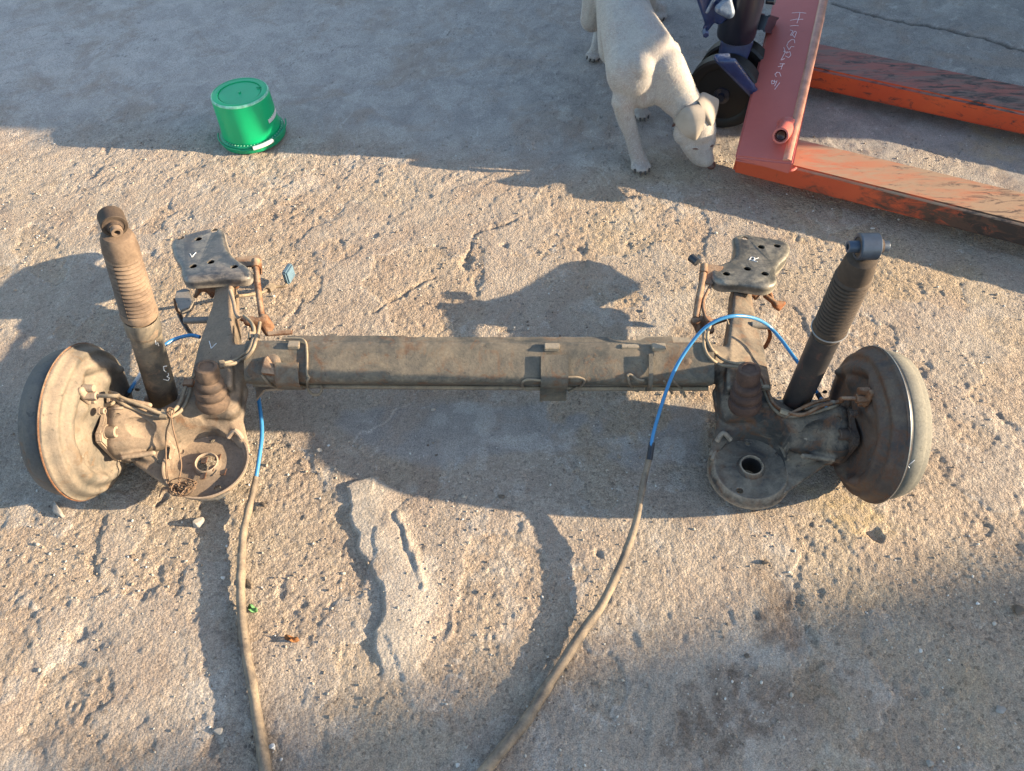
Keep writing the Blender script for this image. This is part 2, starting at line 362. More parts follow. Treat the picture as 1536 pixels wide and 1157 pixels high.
def hull(sph, sub=2):
    bm = bmesh.new()
    for p, r in sph:
        for c in ico(sub): bm.verts.new(Vector(p)+c*r)
    r = bmesh.ops.convex_hull(bm, input=bm.verts)
    bmesh.ops.delete(bm, geom=list({g for g in r['geom_interior']+r['geom_unused'] if isinstance(g, bmesh.types.BMVert)}), context='VERTS')
    bm.verts.index_update()
    o = ([v.co.copy() for v in bm.verts], [tuple(v.index for v in f.verts) for f in bm.faces]); bm.free(); return o
def ell(c, ax, rad, sub=3):
    X, Y, Z = [Vector(a).normalized() for a in ax]
    bm = bmesh.new(); bmesh.ops.create_icosphere(bm, subdivisions=sub, radius=1)
    for v in bm.verts: v.co = Vector(c)+X*v.co.x*rad[0]+Y*v.co.y*rad[1]+Z*v.co.z*rad[2]
    o = ([v.co.copy() for v in bm.verts], [tuple(v.index for v in f.verts) for f in bm.faces]); bm.free(); return o
def organic(name, solids, m, parent=None, voxel=.003, smooth=6, cuts=(), sf=.5, disp=None):
    """solids merged by voxel remesh, smoothed, then cut"""
    me = mesh_from(join(*solids)); o = bpy.data.objects.new('t', me); COL.objects.link(o)
    md = o.modifiers.new('r', 'REMESH'); md.mode = 'VOXEL'; md.voxel_size = voxel
    if smooth: s = o.modifiers.new('s', 'SMOOTH'); s.iterations = smooth; s.factor = sf
    tmp = []
    for cv in cuts:
        bmc = bmesh.new(); mc = mesh_from(cv); bmc.from_mesh(mc); bmesh.ops.recalc_face_normals(bmc, faces=bmc.faces); bmc.to_mesh(mc); bmc.free()
        c = bpy.data.objects.new('c', mc); COL.objects.link(c); tmp.append(c)
        bo = o.modifiers.new('b', 'BOOLEAN'); bo.operation = 'DIFFERENCE'; bo.object = c; bo.solver = 'EXACT'
    dg = bpy.context.evaluated_depsgraph_get(); dg.update()
    me2 = bpy.data.meshes.new_from_object(o.evaluated_get(dg))
    for k in [o]+tmp: mm = k.data; bpy.data.objects.remove(k); bpy.data.meshes.remove(mm)
    if disp: disp(me2)
    return link_mesh(name, me2, m, parent, angle=50)
def carve(vf, cuts):
    me = mesh_from(vf); o = bpy.data.objects.new('t', me); COL.objects.link(o)
    c = bpy.data.objects.new('c', mesh_from(join(*cuts))); COL.objects.link(c)
    bo = o.modifiers.new('b', 'BOOLEAN'); bo.operation = 'DIFFERENCE'; bo.object = c; bo.solver = 'EXACT'; bo.use_self = True
    dg = bpy.context.evaluated_depsgraph_get(); dg.update(); me2 = bpy.data.meshes.new_from_object(o.evaluated_get(dg))
    for k in (o, c): mm = k.data; bpy.data.objects.remove(k); bpy.data.meshes.remove(mm)
    return me2
def part(name, vf, m, parent, **k): return link_mesh(name, vf if isinstance(vf, bpy.types.Mesh) else mesh_from(vf), m, parent, **k)
def marks(name, strokes, targets, m, parent, rad=.0008):
    """pen strokes lying on the surface of the target meshes"""
    bv = []
    for o in targets:
        b = o
        while b.parent: b = b.parent
        off = b.location if o.parent else Vector()
        bm = bmesh.new(); bm.from_mesh(o.data); bm.transform(Matrix.Translation(off)); bv.append(BVHTree.FromBMesh(bm)); bm.free()
    parts = []
    for st in strokes:
        pts = []
        st = [Vector((p[0], p[1])) for p in st]
        for i in range(len(st)-1):
            k = max(2, int((st[i+1]-st[i]).length/1.2))
            for j in range(k): q = st[i].lerp(st[i+1], j/k); pts.append(q)
        pts.append(st[-1]); P3 = []
        for q in pts:
            best = None
            for b in bv:
                loc, nor, _, dist = b.ray_cast(_c, ray(q.x, q.y).normalized())
                if loc is not None and (best is None or dist < best[2]): best = (loc, nor, dist)
            if best: P3.append(best[0]+best[1]*(rad*.35))
        if len(P3) > 1: parts.append(tube(P3, rad, 6, 1))
    if parts: return part(name, join(*parts), m, parent)

# ================================================================ GROUND
def gap(a, b, s0, s1, far, lo=None):
    pass
def axis(segs):
    out = [segs[0][0]]
    for a, b, s in segs:
        n = max(1, int(round((b-a)/s))); out += list(a+(b-a)*np.arange(1, n+1)/n)
    return np.array(out)
geo_out = lambda a, sgn, st: [a+sgn*st*(1.35**k-1)/.35 for k in range(1, 32)]
xs = axis([(-1.75, -1.0, .0048), (-1.0, .85, .0027), (.85, 1.75, .0048)])
xs = np.concatenate([np.array(geo_out(-1.75, -1, .006))[::-1], xs, geo_out(1.75, 1, .006)])
ys = axis([(.1, 1.05, .0026), (1.05, 1.5, .0036), (1.5, 2.5, .0058)])
ys = np.concatenate([np.array(geo_out(.1, -1, .006))[::-1], ys, geo_out(2.5, 1, .006)])
GX, GY = np.meshgrid(xs, ys)
def P2(L, z=0): return [(U(a, b, z).x, U(a, b, z).y) for a, b in L]
def ground_fields(X, Y):
    near = ss(4, 2.2, np.hypot(X, Y-1))
    w1 = fbm(X, Y, .12, 3, 5)-.5; w2 = fbm(X, Y, .12, 3, 9)-.5
    Xw = X+w1*.05; Yw = Y+w2*.05
    # smoother trowelled area towards the back, and skim patches in the middle
    sm = ss(1.38, 1.62, Y + .35*(fbm(X, Y, .3, 4, 21)-.5)+.1*X)
    sm = np.maximum(sm, ss(.0, .03, poly_sd(Xw, Yw, P2([(500, 600), (760, 590), (1060, 590), (1060, 770), (900, 700), (760, 690), (680, 720), (560, 690), (480, 650)])))*ss(.40, .52, fbm(X, Y, .09, 4, 31)))
    slab = P2([(522, 728), (560, 715), (620, 740), (660, 780), (690, 850), (700, 900), (690, 960), (680, 1010), (680, 1060), (590, 1062), (585, 1040), (572, 1010), (562, 975), (560, 950), (572, 930), (578, 905), (570, 880), (552, 850), (535, 830), (532, 800), (524, 770)])
    e1 = fbm(X, Y, .022, 3, 41)-.5; e2 = fbm(X, Y, .022, 3, 47)-.5
    sdv = poly_sd(X+e1*.012, Y+e2*.012, slab)
    left_side = ss(-.14, -.22, X)        # the broken edge is on its left, the right fades out
    sl = ss(-.001, .0035, sdv)
    fade = ss(.03, .085, poly_sd(X, Y, P2([(660, 700), (760, 700), (760, 1080), (640, 1080), (660, 980), (640, 880), (625, 820)]))*-1+.03)
    LE = np.array(slab[14:]+slab[:1]); dl = np.full(X.shape, 1e9)
    for i in range(len(LE)-1):
        a_ = LE[i]; e_ = LE[i+1]-a_; t_ = np.clip(((X-a_[0])*e_[0]+(Y-a_[1])*e_[1])/(e_@e_), 0, 1)
        dl = np.minimum(dl, np.hypot(X-a_[0]-e_[0]*t_, Y-a_[1]-e_[1]*t_))
    slabh = sl*.0062*ss(.10, .03, dl)
    patch = ss(.52, .54, fbm(Xw, Yw, .16, 5, 61))*(1-ss(1.2, 1.5, Y)*.6)      # thin broken layers
    sm = np.maximum(sm, sl*.75*ss(.105, .06, dl)); sm = np.maximum(sm, patch*.35); sm = np.clip(sm, 0, 1)
    rough = (1-sm*.78)
    h = (fbm(X, Y, .35, 2, 3)-.5)*.006
    st = (fbm(X*.7+Y*.7, (Y-X)*.7*3.2, .08, 4, 71)-.5)      # diagonal scuffs
    h = h+st*.0021*rough
    h = h+(fbm(X, Y, .028, 3, 81)-.5)*.0017*rough
    g = fbm(X, Y, .0095, 2, 91); h = h+(np.abs(g-.5)*-2+.5)*.0009*rough*(.35+1.1*ss(.35, .65, fbm(X, Y, .12, 3, 95)))
    h = h+(fbm(X, Y, .0056, 1, 97)-.5)*.0022*rough
    pit = ss(.77, .82, fbm(X, Y, .035, 2, 101)); h = h-pit*.002*rough
    h = h+patch*.0016
    h = h+slabh
    def groove(L, wd, dp, sd=111):
        L = np.array(P2(L)); d = np.full(X.shape, 1e9)
        xx = X+(fbm(X, Y, .02, 3, sd)-.5)*.016; yy = Y+(fbm(X, Y, .02, 3, sd+3)-.5)*.016
        for i in range(len(L)-1):
            a = L[i]; e = L[i+1]-a; t = np.clip(((xx-a[0])*e[0]+(yy-a[1])*e[1])/(e@e), 0, 1)
            d = np.minimum(d, np.hypot(xx-a[0]-e[0]*t, yy-a[1]-e[1]*t))
        return ss(wd, 0, d)*dp
    h = h+groove([(598, 770), (612, 805), (628, 850), (636, 885)], .009, .0028)-groove([(590, 768), (604, 805), (620, 855)], .006, .002)
    c1 = groove([(1250, 5), (1330, 28), (1430, 45), (1536, 75), (1650, 100)], .012, 1, 121)
    c2 = groove([(560, 470), (640, 420), (700, 385), (712, 350), (770, 330)], .006, .8, 131)*ss(.45, .55, fbm(X, Y, .05, 2, 133))
    c3 = groove([(0, 290), (140, 290), (250, 350), (330, 270), (420, 235)], .004, .5, 141)*ss(.45, .55, fbm(X, Y, .06, 2, 143))
    h = h-c1*.004-c2*.004-c3*.002
    h = h-groove([(1170, 870), (1185, 920), (1200, 960)], .03, .004, 151)
    for (a, b, r_, dp) in [(700, 390, .02, .007), (755, 365, .012, .005), (870, 372, .014, .005), (560, 352, .012, .004), (120, 950, .02, .004), (1310, 800, .018, .008), (240, 745, .01, .003), (900, 830, .01, .004)]:
        q = U(a, b); d = np.hypot((X-q.x)+(fbm(X, Y, .02, 2, 161)-.5)*.02, (Y-q.y)*1.0+(fbm(X, Y, .02, 2, 165)-.5)*.03); h = h-ss(r_, r_*.3, d)*dp
    rut = poly_sd(X, Y, P2([(0, 1060), (130, 930), (160, 960), (60, 1157), (0, 1157)])); h = h-ss(-.03, .03, rut)*.004
    stain = np.zeros_like(X)
    def blob(a, b, rx, ry, s, k=1.0):
        q = U(a, b); d = np.hypot((X-q.x)/rx, (Y-q.y)/ry)+(fbm(X, Y, .04, 5, s)-.5)*2.0
        return ss(1.15, .35, d)*k*(.5+.5*ss(.4, .6, fbm(X, Y, .012, 3, s+1)))
    for a in [(1185, 930, .045, .07, 171, .65), (1115, 1060, .07, .07, 173, .6), (1210, 1050, .05, .05, 175, .4), (1045, 1090, .04, .05, 177, .6), (420, 130, .05, .03, 179, .0), (1160, 880, .03, .04, 183, .5)]: stain = np.maximum(stain, blob(*a))
    ochre = np.maximum(blob(1285, 775, .06, .045, 185, .75), blob(1230, 735, .06, .03, 187, .5))
    ochre = np.maximum(ochre, blob(1510, 215, .12, .12, 189, .5))
    ochre = np.maximum(ochre, ss(.55, .7, fbm(X, Y, .22, 4, 191))*.35*ss(.0, .5, X+.1)*(1-sm))
    crack = np.clip(c1*.8+c2*.3+c3*.25, 0, 1)
    fl_ = fbm(X*.8+Y*.6, (Y*.8-X*.6)*2.2, .06, 4, 401); h = h+(ss(.50, .53, fl_)*.0009+ss(.60, .62, fl_)*.0009)*ss(1.0, 1.5, Y)
    crack = np.maximum(crack, ss(.006, .0, np.abs(fl_-.52))*ss(.52, .62, fbm(X, Y, .12, 3, 405))*ss(1.1, 1.5, Y)*.6)
    zero = ss(0, 1, near)
    pn = fbm(Xw, Yw, .16, 5, 61)
    pale = ss(.010, .0, np.abs(pn-.53))*ss(.45, .6, fbm(X, Y, .05, 3, 311))*.55
    pn2 = fbm(Xw, Yw, .07, 5, 321); pale = np.maximum(pale, ss(.008, .0, np.abs(pn2-.60))*ss(.5, .6, fbm(X, Y, .04, 3, 313))*.5)
    pale = np.maximum(pale, ss(.62, .72, fbm(X, Y, .045, 4, 331))*ss(.5, .62, fbm(X, Y, .3, 2, 333))*.35)
    return h*zero, sm, stain, ochre, crack, pale, sl*ss(.105, .05, dl)*.9
gh, gs, gst, goc, gcr, gpa, gsl = ground_fields(GX, GY)
gh = gh - .0015
ny, nx = GX.shape
co = np.stack([GX, GY, gh], -1).reshape(-1, 3).astype(np.float32)
ii = (np.arange(ny-1)[:, None]*nx+np.arange(nx-1)[None, :]).reshape(-1)
fv = np.stack([ii, ii+1, ii+nx+1, ii+nx], -1).reshape(-1).astype(np.int32)
me = bpy.data.meshes.new('ground'); me.vertices.add(len(co)); me.vertices.foreach_set('co', co.ravel())
me.loops.add(len(fv)); me.loops.foreach_set('vertex_index', fv)
nf = len(ii); me.polygons.add(nf); me.polygons.foreach_set('loop_start', np.arange(nf, dtype=np.int32)*4)
me.update(calc_edges=True)
for nm, arr in (('smooth', gs), ('stain', gst), ('ochre', goc), ('crack', gcr), ('pale', gpa), ('slab', gsl)):
    a = me.attributes.new(nm, 'FLOAT', 'POINT'); a.data.foreach_set('value', arr.ravel().astype(np.float32))
M['ground'] = ground_mat()
ground = tag(link_mesh('ground', me, M['ground'], None, angle=180), kind='structure')
def gz(x, y):
    j = min(max(int(np.searchsorted(xs, x)), 1), nx-1); i = min(max(int(np.searchsorted(ys, y)), 1), ny-1)
    return float(gh[i-1:i+1, j-1:j+1].max())

# ---------------------------------------------------------------- added out-of-view blockers, shaped to cast the long shade
yw = thing('shade_screen', (2.3, 3, 0), 'unseen grey metal sheet added to shade the far ground, its end cut to shape the light', 'shade blocker')
EDGE = [(1.55, -.1), (1.50, .35), (1.48, .50), (1.335, .505), (1.335, .566), (1.66, .590), (1.70, .616), (1.335, .592), (1.38, .70), (1.58, .705), (1.60, .80), (1.37, .805), (1.36, .91), (1.42, .915), (1.42, 2.2)]  # end notched so sun reaches dog and frame edge while the rest stays shaded
part('shade_screen_sheet', prism([(2.3, y, z) for y, z in EDGE]+[(2.3, 9, 2.2), (2.3, 9, -.1)], (.012, 0, 0)), M['roof'], yw)
part('shade_screen_rail', boxm((2.34, 5.3, 2.14), ((1, 0, 0), (0, 1, 0), (0, 0, 1)), (.025, 3.75, .03), .004), M['wall'], yw)
for yy in (2.0, 4.3, 6.6, 8.9): part('shade_screen_post', boxm((2.34, yy, 1.05), ((1, 0, 0), (0, 1, 0), (0, 0, 1)), (.025, .025, 1.1), .004), M['wall'], yw)
sh = thing('shade_shed', (9.4, -3, 0), 'unseen plastered shed with sheet roof, added to cast the lower right shade', 'building')
def up9(p): t = (9-p.x)/dirs.x; return p+dirs*t
ga, gb = up9(U(1536, 835)), up9(U(540, 1062)); gd_ = (gb-ga)/(gb.y-ga.y)  # roof slope traced back along the sun from the edge of the lower shade
ge = ga+gd_*(.35-ga.y); gr_ = ga+gd_*(-2.8-ga.y)
part('wall', prism([(9, ge.y, -.1), (9, ge.y, ge.z-.06), (9, gr_.y, gr_.z-.06), (9, 2*gr_.y-ge.y, ge.z-.06), (9, 2*gr_.y-ge.y, -.1)], (6, 0, 0), .02), M['wall'], sh)
yl = 2*gr_.y-ge.y
part('roof', join(prism([(8.95, ge.y, ge.z-.06), (8.95, gr_.y, gr_.z-.06), (8.95, gr_.y, gr_.z), (8.95, ge.y, ge.z)], (6.1, 0, 0)), prism([(8.95, yl, ge.z-.06), (8.95, gr_.y, gr_.z-.06), (8.95, gr_.y, gr_.z), (8.95, yl, ge.z)], (6.1, 0, 0))), M['roof'], sh)
dr = part('door', boxm((8.985, -2.6, 1.05), ((1, 0, 0), (0, 1, 0), (0, 0, 1)), (.02, .5, 1.05), .005), M['bluepaint'], sh)
wd_ = part('window', boxm((8.985, -4.6, 1.5), ((1, 0, 0), (0, 1, 0), (0, 0, 1)), (.02, .5, .45), .005), M['black'], sh)

# ================================================================ REAR AXLE
axle = thing('rear_axle', (X0, .79, 0), 'long rusty car rear axle with drums, lying across the concrete', 'car axle')
Z = Vector((0, 0, 1)); XX = Vector((1, 0, 0)); YY = Vector((0, 1, 0))
# ---- torsion beam
BY, BZ, BR = .794, .115, .0365
beam_pts = [(X0-.345, BY+.003, BZ), (X0+.345, BY-.001, BZ)]
def wob(me_, amp, sc, seed=1):
    n = len(me_.vertices); c = np.empty(n*3, np.float32); me_.vertices.foreach_get('co', c); c = c.reshape(-1, 3)
    nn = np.empty(n*3, np.float32); me_.vertex_normals.foreach_get('vector', nn); nn = nn.reshape(-1, 3)
    d = (fbm(c[:, 0]+c[:, 2]*.7, c[:, 1]-c[:, 2]*.6, sc, 3, seed)-.5)*2*amp
    c += nn*d[:, None]; me_.vertices.foreach_set('co', c.ravel()); me_.update()
def bprof(a, R_=.0345, n=4.5, rot=R(125)):
    c_, s_ = abs(math.cos(a-rot)), abs(math.sin(a-rot)); return R_*(c_**n+s_**n)**(-1/n)
V = []; Fs = []; NB, NA = 90, 56
for i in range(NB+1):
    for k in range(NA):
        a = 2*math.pi*k/NA; rr = bprof(a); V.append(Vector((X0-.37+i*.74/NB, BY+.003-.004*i/NB+math.cos(a)*rr, BZ+math.sin(a)*rr)))
for i in range(NB):
    for k in range(NA): Fs.append((i*NA+k, i*NA+(k+1) % NA, (i+1)*NA+(k+1) % NA, (i+1)*NA+k))
bm_ = mesh_from((V, Fs)); wob(bm_, .0004, .05)
beam = part('torsion_beam', bm_, M['beam'], axle)
# top sheet edge strip, slightly wavy, with upturned lip
def strip(L, wdt, th, up=Z, back=YY):
    V = []; Fs = []
    for i, p in enumerate(L):
        p = Vector(p); ww = wdt[i] if hasattr(wdt, '__len__') else wdt
        q = [p, p+back*ww, p+back*ww+up*-th, p+up*-th]; V += q
    for i in range(len(L)-1):
        a = i*4; b = a+4
        for k in range(4): Fs.append((a+k, a+(k+1) % 4, b+(k+1) % 4, b+k))
    Fs.append((3, 2, 1, 0)); n = len(V); Fs.append((n-4, n-3, n-2, n-1)); return V, Fs
L = []
for i in range(61):
    t = i/60; px = 428+(1010-428)*t
    py = 512+2*math.sin(t*3.1)*0+ (4 if .30 < t < .999 else 2)+ .35*math.sin(i*1.7)
    if .10 < t < .13: py -= 3
    if .84 < t < .93: py += 5
    L.append(U(px, py, BZ+.0385))
part('sheet_edge', strip(L, .017, .0035, back=Vector((0, .96, -.12))), M['beam'], beam)
part('sheet_end', prism([U(x, y, BZ+BR*.94+.002) for x, y in [(955, 503), (1035, 506), (1040, 520), (1022, 528), (1000, 519), (955, 516)]], (0, 0, -.004), .001), M['beam'], beam)
# lower rod
# central strap wrapping the beam
def wrap(px0, px1, a0, a1, r, th=.003, n=14, drop=None):
    xa = U(px0, 545, BZ).x; xb = U(px1, 545, BZ).x; V = []; Fs = []
    pts = []
    for i in range(n+1):
        a = a0+(a1-a0)*i/n; q = bprof(a)+r-BR; pts.append((BY+math.cos(a)*q, BZ+math.sin(a)*q))
    if drop: pts.append((pts[-1][0]+drop[0], pts[-1][1]+drop[1]))
    ctr = Vector((0, BY, BZ))
    for y, z in pts:
        d = (Vector((0, y, z))-ctr).normalized()
        for x in (xa, xb):
            V += [Vector((x, y, z)), Vector((x, y, z))+d*th]
    m = len(pts)
    for i in range(m-1):
        a = i*4; b = a+4
        Fs += [(a+1, a+3, b+3, b+1), (a, b, b+2, a+2), (a, a+1, b+1, b), (a+2, b+2, b+3, a+3)]
    Fs += [(0, 2, 3, 1), (4*m-4, 4*m-3, 4*m-1, 4*m-2)]
    return V, Fs
part('strap', wrap(810, 850, 1.9, 3.7, BR+.003, drop=(-.002, -.030)), M['beam'], beam)
part('strap_tab', boxm(U(828, 521, BZ+BR+.006), (XX, YY, Z), (.012, .006, .004), .001), M['beam'], beam)
part('clip_plate', wrap(424, 458, 2.2, 3.9, BR+.004), M['beam'], beam)
part('clip_tab', boxm(U(441, 518, BZ+BR+.006), (XX, YY, Z), (.009, .006, .004), .001), M['beam'], beam)
part('clip_plate', wrap(966, 972, 1.9, 3.6, BR+.005, th=.005), M['beam'], beam)
part('strap_tab', boxm(U(988, 521, BZ+BR+.005), (XX, YY, Z), (.011, .006, .004), .001), M['beam'], beam)
part('strap_tab', boxm(U(945, 521, BZ+BR+.003), (XX, YY, Z), (.014, .004, .004), .001), M['beam'], beam)
zc = lambda py: BZ + math.sqrt(max(0, 1-((545-py)/40)**2))*BR*.6
wires = [
  [(424, 508, .158), (448, 508, .16), (458, 513, .16), (461, 530, .15), (461, 560, .115), (464, 566, .10), (461, 572, .093), (462, 584, .083), (470, 592, .08), (480, 591, .08), (483, 583, .085), (481, 578, .088)],
  [(393, 562, .105), (402, 572, .095), (418, 583, .08), (426, 578, .085), (422, 572, .09)],
  [(812, 570, .105), (790, 569, .10), (783, 575, .092), (788, 585, .082), (798, 584, .082), (800, 579, .085)],
  [(852, 566, .105), (868, 566, .105), (877, 571, .098), (868, 580, .09), (853, 588, .08)],
  [(940, 563, .108), (946, 562, .108), (956, 569, .10), (966, 570, .10)],
  [(941, 563, .108), (944, 573, .095), (952, 585, .08), (958, 587, .08)],
  [(1008, 570, .10), (1022, 582, .085), (1028, 596, .07)], [(996, 571, .10), (1008, 590, .075)]]
part('weld_patch', hull([(U(400, 540, BZ+.030), .006), (U(412, 560, BZ+.020), .005), (U(396, 558, BZ+.022), .005)], 1), M['rust'], beam)
part('lower_bracket', prism([U(x, y, .075) for x, y in [(382, 572), (396, 568), (424, 574), (424, 583), (396, 584), (384, 600)]], (0, 0, -.006), .001), M['armL'], beam)
part('rear_tab', prism([U(x, y, .15) for x, y in [(400, 497), (438, 494), (438, 500), (402, 503)]], (0, 0, -.004), .0008), M['rust'], beam)

# ---- the two arms (built from the right-hand one, mirrored)
def arm(s):
    L = s < 0; MA = M['armL'] if L else M['armR']
    P = lambda px, py, z: mir(U(px, py, z), s)
    sol = []
    # forward arm: pressed box whose top slopes outwards from a ridge on the inner side
    ST = [(428, 1104, 1120, .098, .088), (462, 1102, 1124, .100, .086), (495, 1098, 1132, .112, .092), (522, 1095, 1139, .124, .098), (550, 1094, 1144, .128, .098), (582, 1094, 1150, .122, .092)]
    def stn(k):
        y, a, b, za, zb = ST[k]; pa = P(a, y, za); pb = P(b, y, zb); r_ = .0055
        return [(pa, r_), (pb, r_*1.3), (Vector((pa.x, pa.y, .062)), r_), (Vector((pb.x, pb.y, .060)), r_)]
    for k in range(len(ST)-1): sol.append(hull(stn(k)+stn(k+1)))
    # junction to beam
    sol.append(hull([(Vector((X0+s*.325, BY, BZ)), .0372), (P(1104, 548, .095), .030)]))
    # body under the bump stop
    sol.append(hull([(P(1092, 575, .100), .020), (P(1132, 572, .102), .020), (P(1140, 618, .085), .018), (P(1095, 618, .085), .018), (P(1112, 600, .06), .02)]))
    sol.append(hull([(P(1090, 602, .088), .014), (P(1145, 612, .088), .018), (P(1098, 655, .052), .008), (P(1160, 660, .052), .008), (P(1120, 630, .05), .008)]))
    # saddle to the hub
    sol.append(hull([(P(1135, 605, .088), .022), (P(1150, 640, .074), .018), (P(1198, 640, .096), .020), (P(1190, 665, .078), .012)]))
    sol.append(hull([(P(1196, 637, .096), .020), (P(1196, 668, .074), .012), (P(1256, 622, .128), .016), (P(1262, 668, .098), .016), (P(1258, 690, .075), .006)]))
    sol.append(hull([(P(1150, 660, .055), .007), (P(1185, 700, .048), .005), (P(1220, 690, .06), .006), (P(1200, 665, .06), .008)]))
    # lower box section below the hub arm
    sol.append(hull([(P(1190, 700, .035), .005), (P(1245, 692, .055), .006), (P(1230, 665, .05), .008), (P(1180, 660, .045), .008)]))
    sol.append(hull([(P(1176, 738, .040), .004), (P(1192, 716, .044), .004), (P(1232, 698, .052), .005), (P(1178, 668, .052), .005)]))
    sol.append(hull([(P(1078, 640, .060), .005), (P(1066, 682, .044), .0035), (P(1100, 660, .050), .004), (P(1092, 640, .065), .006)]))
    # raised ribs on saddle
    for (qa, qb) in (((1168, 618, .113), (1176, 668, .080)), ((1210, 612, .132), (1250, 604, .146)), ((1205, 684, .080), (1250, 690, .085))): sol.append(hull([(P(*qa), .0048), (P(*qb), .0048)]))
    sol.append(hull([(P(1165, 640, .085), .007), (P(1180, 690, .062), .005)]))
    sol.append(hull([(P(1083, 655, .052), .006), (P(1075, 590, .085), .008), (P(1085, 575, .095), .008)]))
    cuts = [cyl(P(1077, 622, .05)-XX*.02*s, P(1077, 622, .065)+XX*.012*s, .009, 20)]
    cuts.append(lathe([(0, -.012), (.0046, -.012), (.0046, .012), (0, .012)], P(1261, 625, .146), (0, -.3, 1), 16))
    cuts.append(ell(P(1200, 694, .063), (XX, YY, Z), (.007, .005, .01), 2))
    # scooped saddle hollow
    cuts.append(ell(P(1224, 650, .124), (Vector((s, .15, .35)), YY, Z), (.031, .024, .026), 4))
    cc_ = P(1126, 702, .044); cuts.append(lathe([(0, .003), (.052, .003), (.054, .02), (.062, .06), (.070, .12), (0, .12)], (cc_.x, cc_.y, .044), Z, 64))
    cuts.append(ell(P(1178, 628, .135), (XX, YY, Z), (.016, .022, .022), 3))
    a = organic('trailing_arm', sol, MA, axle, .0024, 6, cuts)
    tag(a, 'dusty beige left trailing arm' if L else 'dark grimy right trailing arm')
    # spring seat: dished plate with collar hole
    c = P(1126, 702, .044); r = .0635
    prof = [(.0155, .009), (.0165, .0105), (.0185, .009), (.022, .002), (.035, .000), (.050, .0005), (.056, .003), (.060, .008 if L else -.001), (.0625, .0125 if L else -.006),
            (.0650, .0125 if L else -.012), (.0645, .008 if L else -.016), (.061, -.002 if L else -.014), (.055, -.004), (.035, -.004), (.021, -.003), (.0155, .003)]
    cup = lathe(prof, c, (-.06*s, -.04, 1), 72, close=True)
    cc = [cyl(P(x, y, .03), P(x, y, .03)+Z*.04, rr, 14) for x, y, rr in ((1118, 673, .0045), (1162, 691, .0045), (1107, 742, .0055))]
    seat = part('spring_seat', carve(cup, cc), M['armL'] if L else M['armR'], a)
    if not L: part('hole_shade_tube', lathe([(.0155, .004), (.0155, -.034), (.0165, -.034), (.0165, .004)], c, (-.06*s, -.04, 1), 40, close=True), M['tubeR'], seat)  # tube added below the seat hole to make it shade darker
    if L: # rust flakes and broken tabs in the hole
        for (x, y, rot) in ((302, 688, 20), (322, 684, -30), (330, 706, 70), (300, 712, 10), (313, 700, 50)):
            p = U(x, y, .050); part('rust_flake', prism([p, p+Vector((.011, .002, .004)), p+Vector((.010, -.009, .002)), p+Vector((.001, -.008, 0))], (0, 0, -.002), .0005), M['rust'], seat, angle=20)
    part('seat_wall', tube([P(1075, 662, .06), P(1085, 650, .072), P(1096, 660, .062)], .004, 8, 5), MA, seat)
    part('side_flange', tube([P(1086, 600, .085), P(1080, 625, .07), P(1087, 648, .055), P(1076, 668, .048), P(1068, 690, .044)], .0032, 8, 6), MA, a)
    # bump stop
    b0 = P(1117, 608, .108); b1 = P(1124, 553, .182)
    ax = (b1-b0); Lh = ax.length
    pr = [(0, -.006), (.024, -.006), (.0272, .001), (.0276, .007), (.0262, .0125), (.0222, .0150), (.0224, .0170), (.0252, .0200), (.0258, .0250), (.0240, .0300), (.0196, .0325), (.0198, .0345), (.0224, .0375), (.0228, .0425), (.0208, .0470), (.0172, .0495), (.0172, .0515), (.0192, .0550), (.0192, Lh-.007), (.0178, Lh-.001), (.0160, Lh), (.0125, Lh), (.0115, Lh-.002), (0, Lh-.002)]
    pr = [(q_[0]*.93, q_[1]) for q_ in pr]
    bs = part('bump_stop', lathe(pr, b0, ax, 36), M['rubber'] if L else M['rubberR'], a)
    # mounting plate
    if L: out = [(258, 368), (262, 359), (280, 352), (318, 343), (330, 346), (333, 356), (336, 372), (350, 388), (370, 402), (373, 412), (366, 417), (330, 417), (284, 421), (274, 414), (272, 400), (262, 384)]
    else: out = [(1104, 356), (1116, 352), (1140, 356), (1176, 362), (1184, 373), (1180, 384), (1167, 397), (1162, 408), (1164, 422), (1150, 430), (1110, 426), (1082, 424), (1070, 415), (1074, 402), (1100, 390), (1106, 378)]
    def hz(x, y):   # plate tilts: low at the far side
        t = (y-350)/75; return .088+.038*t
    top = [U(x, y, hz(x, y)) for x, y in out]
    top = spline(top+[top[0]], 4)[:-1]
    cen = sum(top, Vector())/len(top)
    n_ = len(top); rings = []
    nrm = Vector((0, -.25, 1)).normalized()
    for inset, dz in ((.010, 0), (.0035, -.0008), (.001, -.003), (0, -.007), (-.0012, -.014), (-.0022, -.024), (.0, -.024), (.0015, -.012), (.004, -.006), (.012, -.004)):
        ring = []
        for i, p in enumerate(top):
            tv = (top[(i+1) % n_]-top[i-1]).normalized(); inn = nrm.cross(tv); inn = inn if inn.dot(cen-p) > 0 else -inn
            tt = 1.0
            ymn = min(q_.y for q_ in top); ymx = max(q_.y for q_ in top); fy = (p.y-ymn)/(ymx-ymn)
            if dz < -.007: tt = .85+.75*float(ss(.10, .3, np.array(fy)))-1.05*float(ss(.55, .85, np.array(fy)))+.05*math.sin(i*.9)
            ring.append(p+inn*(inset-.003)+nrm*dz*tt)
        rings.append(ring)
    V = [p for r_ in rings for p in r_]; Fs = []
    for k in range(len(rings)-1):
        for i in range(n_): Fs.append((k*n_+i, k*n_+(i+1) % n_, (k+1)*n_+(i+1) % n_, (k+1)*n_+i))
    Fs.append(tuple(range(n_-1, -1, -1))); Fs.append(tuple((len(rings)-1)*n_+i for i in range(n_)))
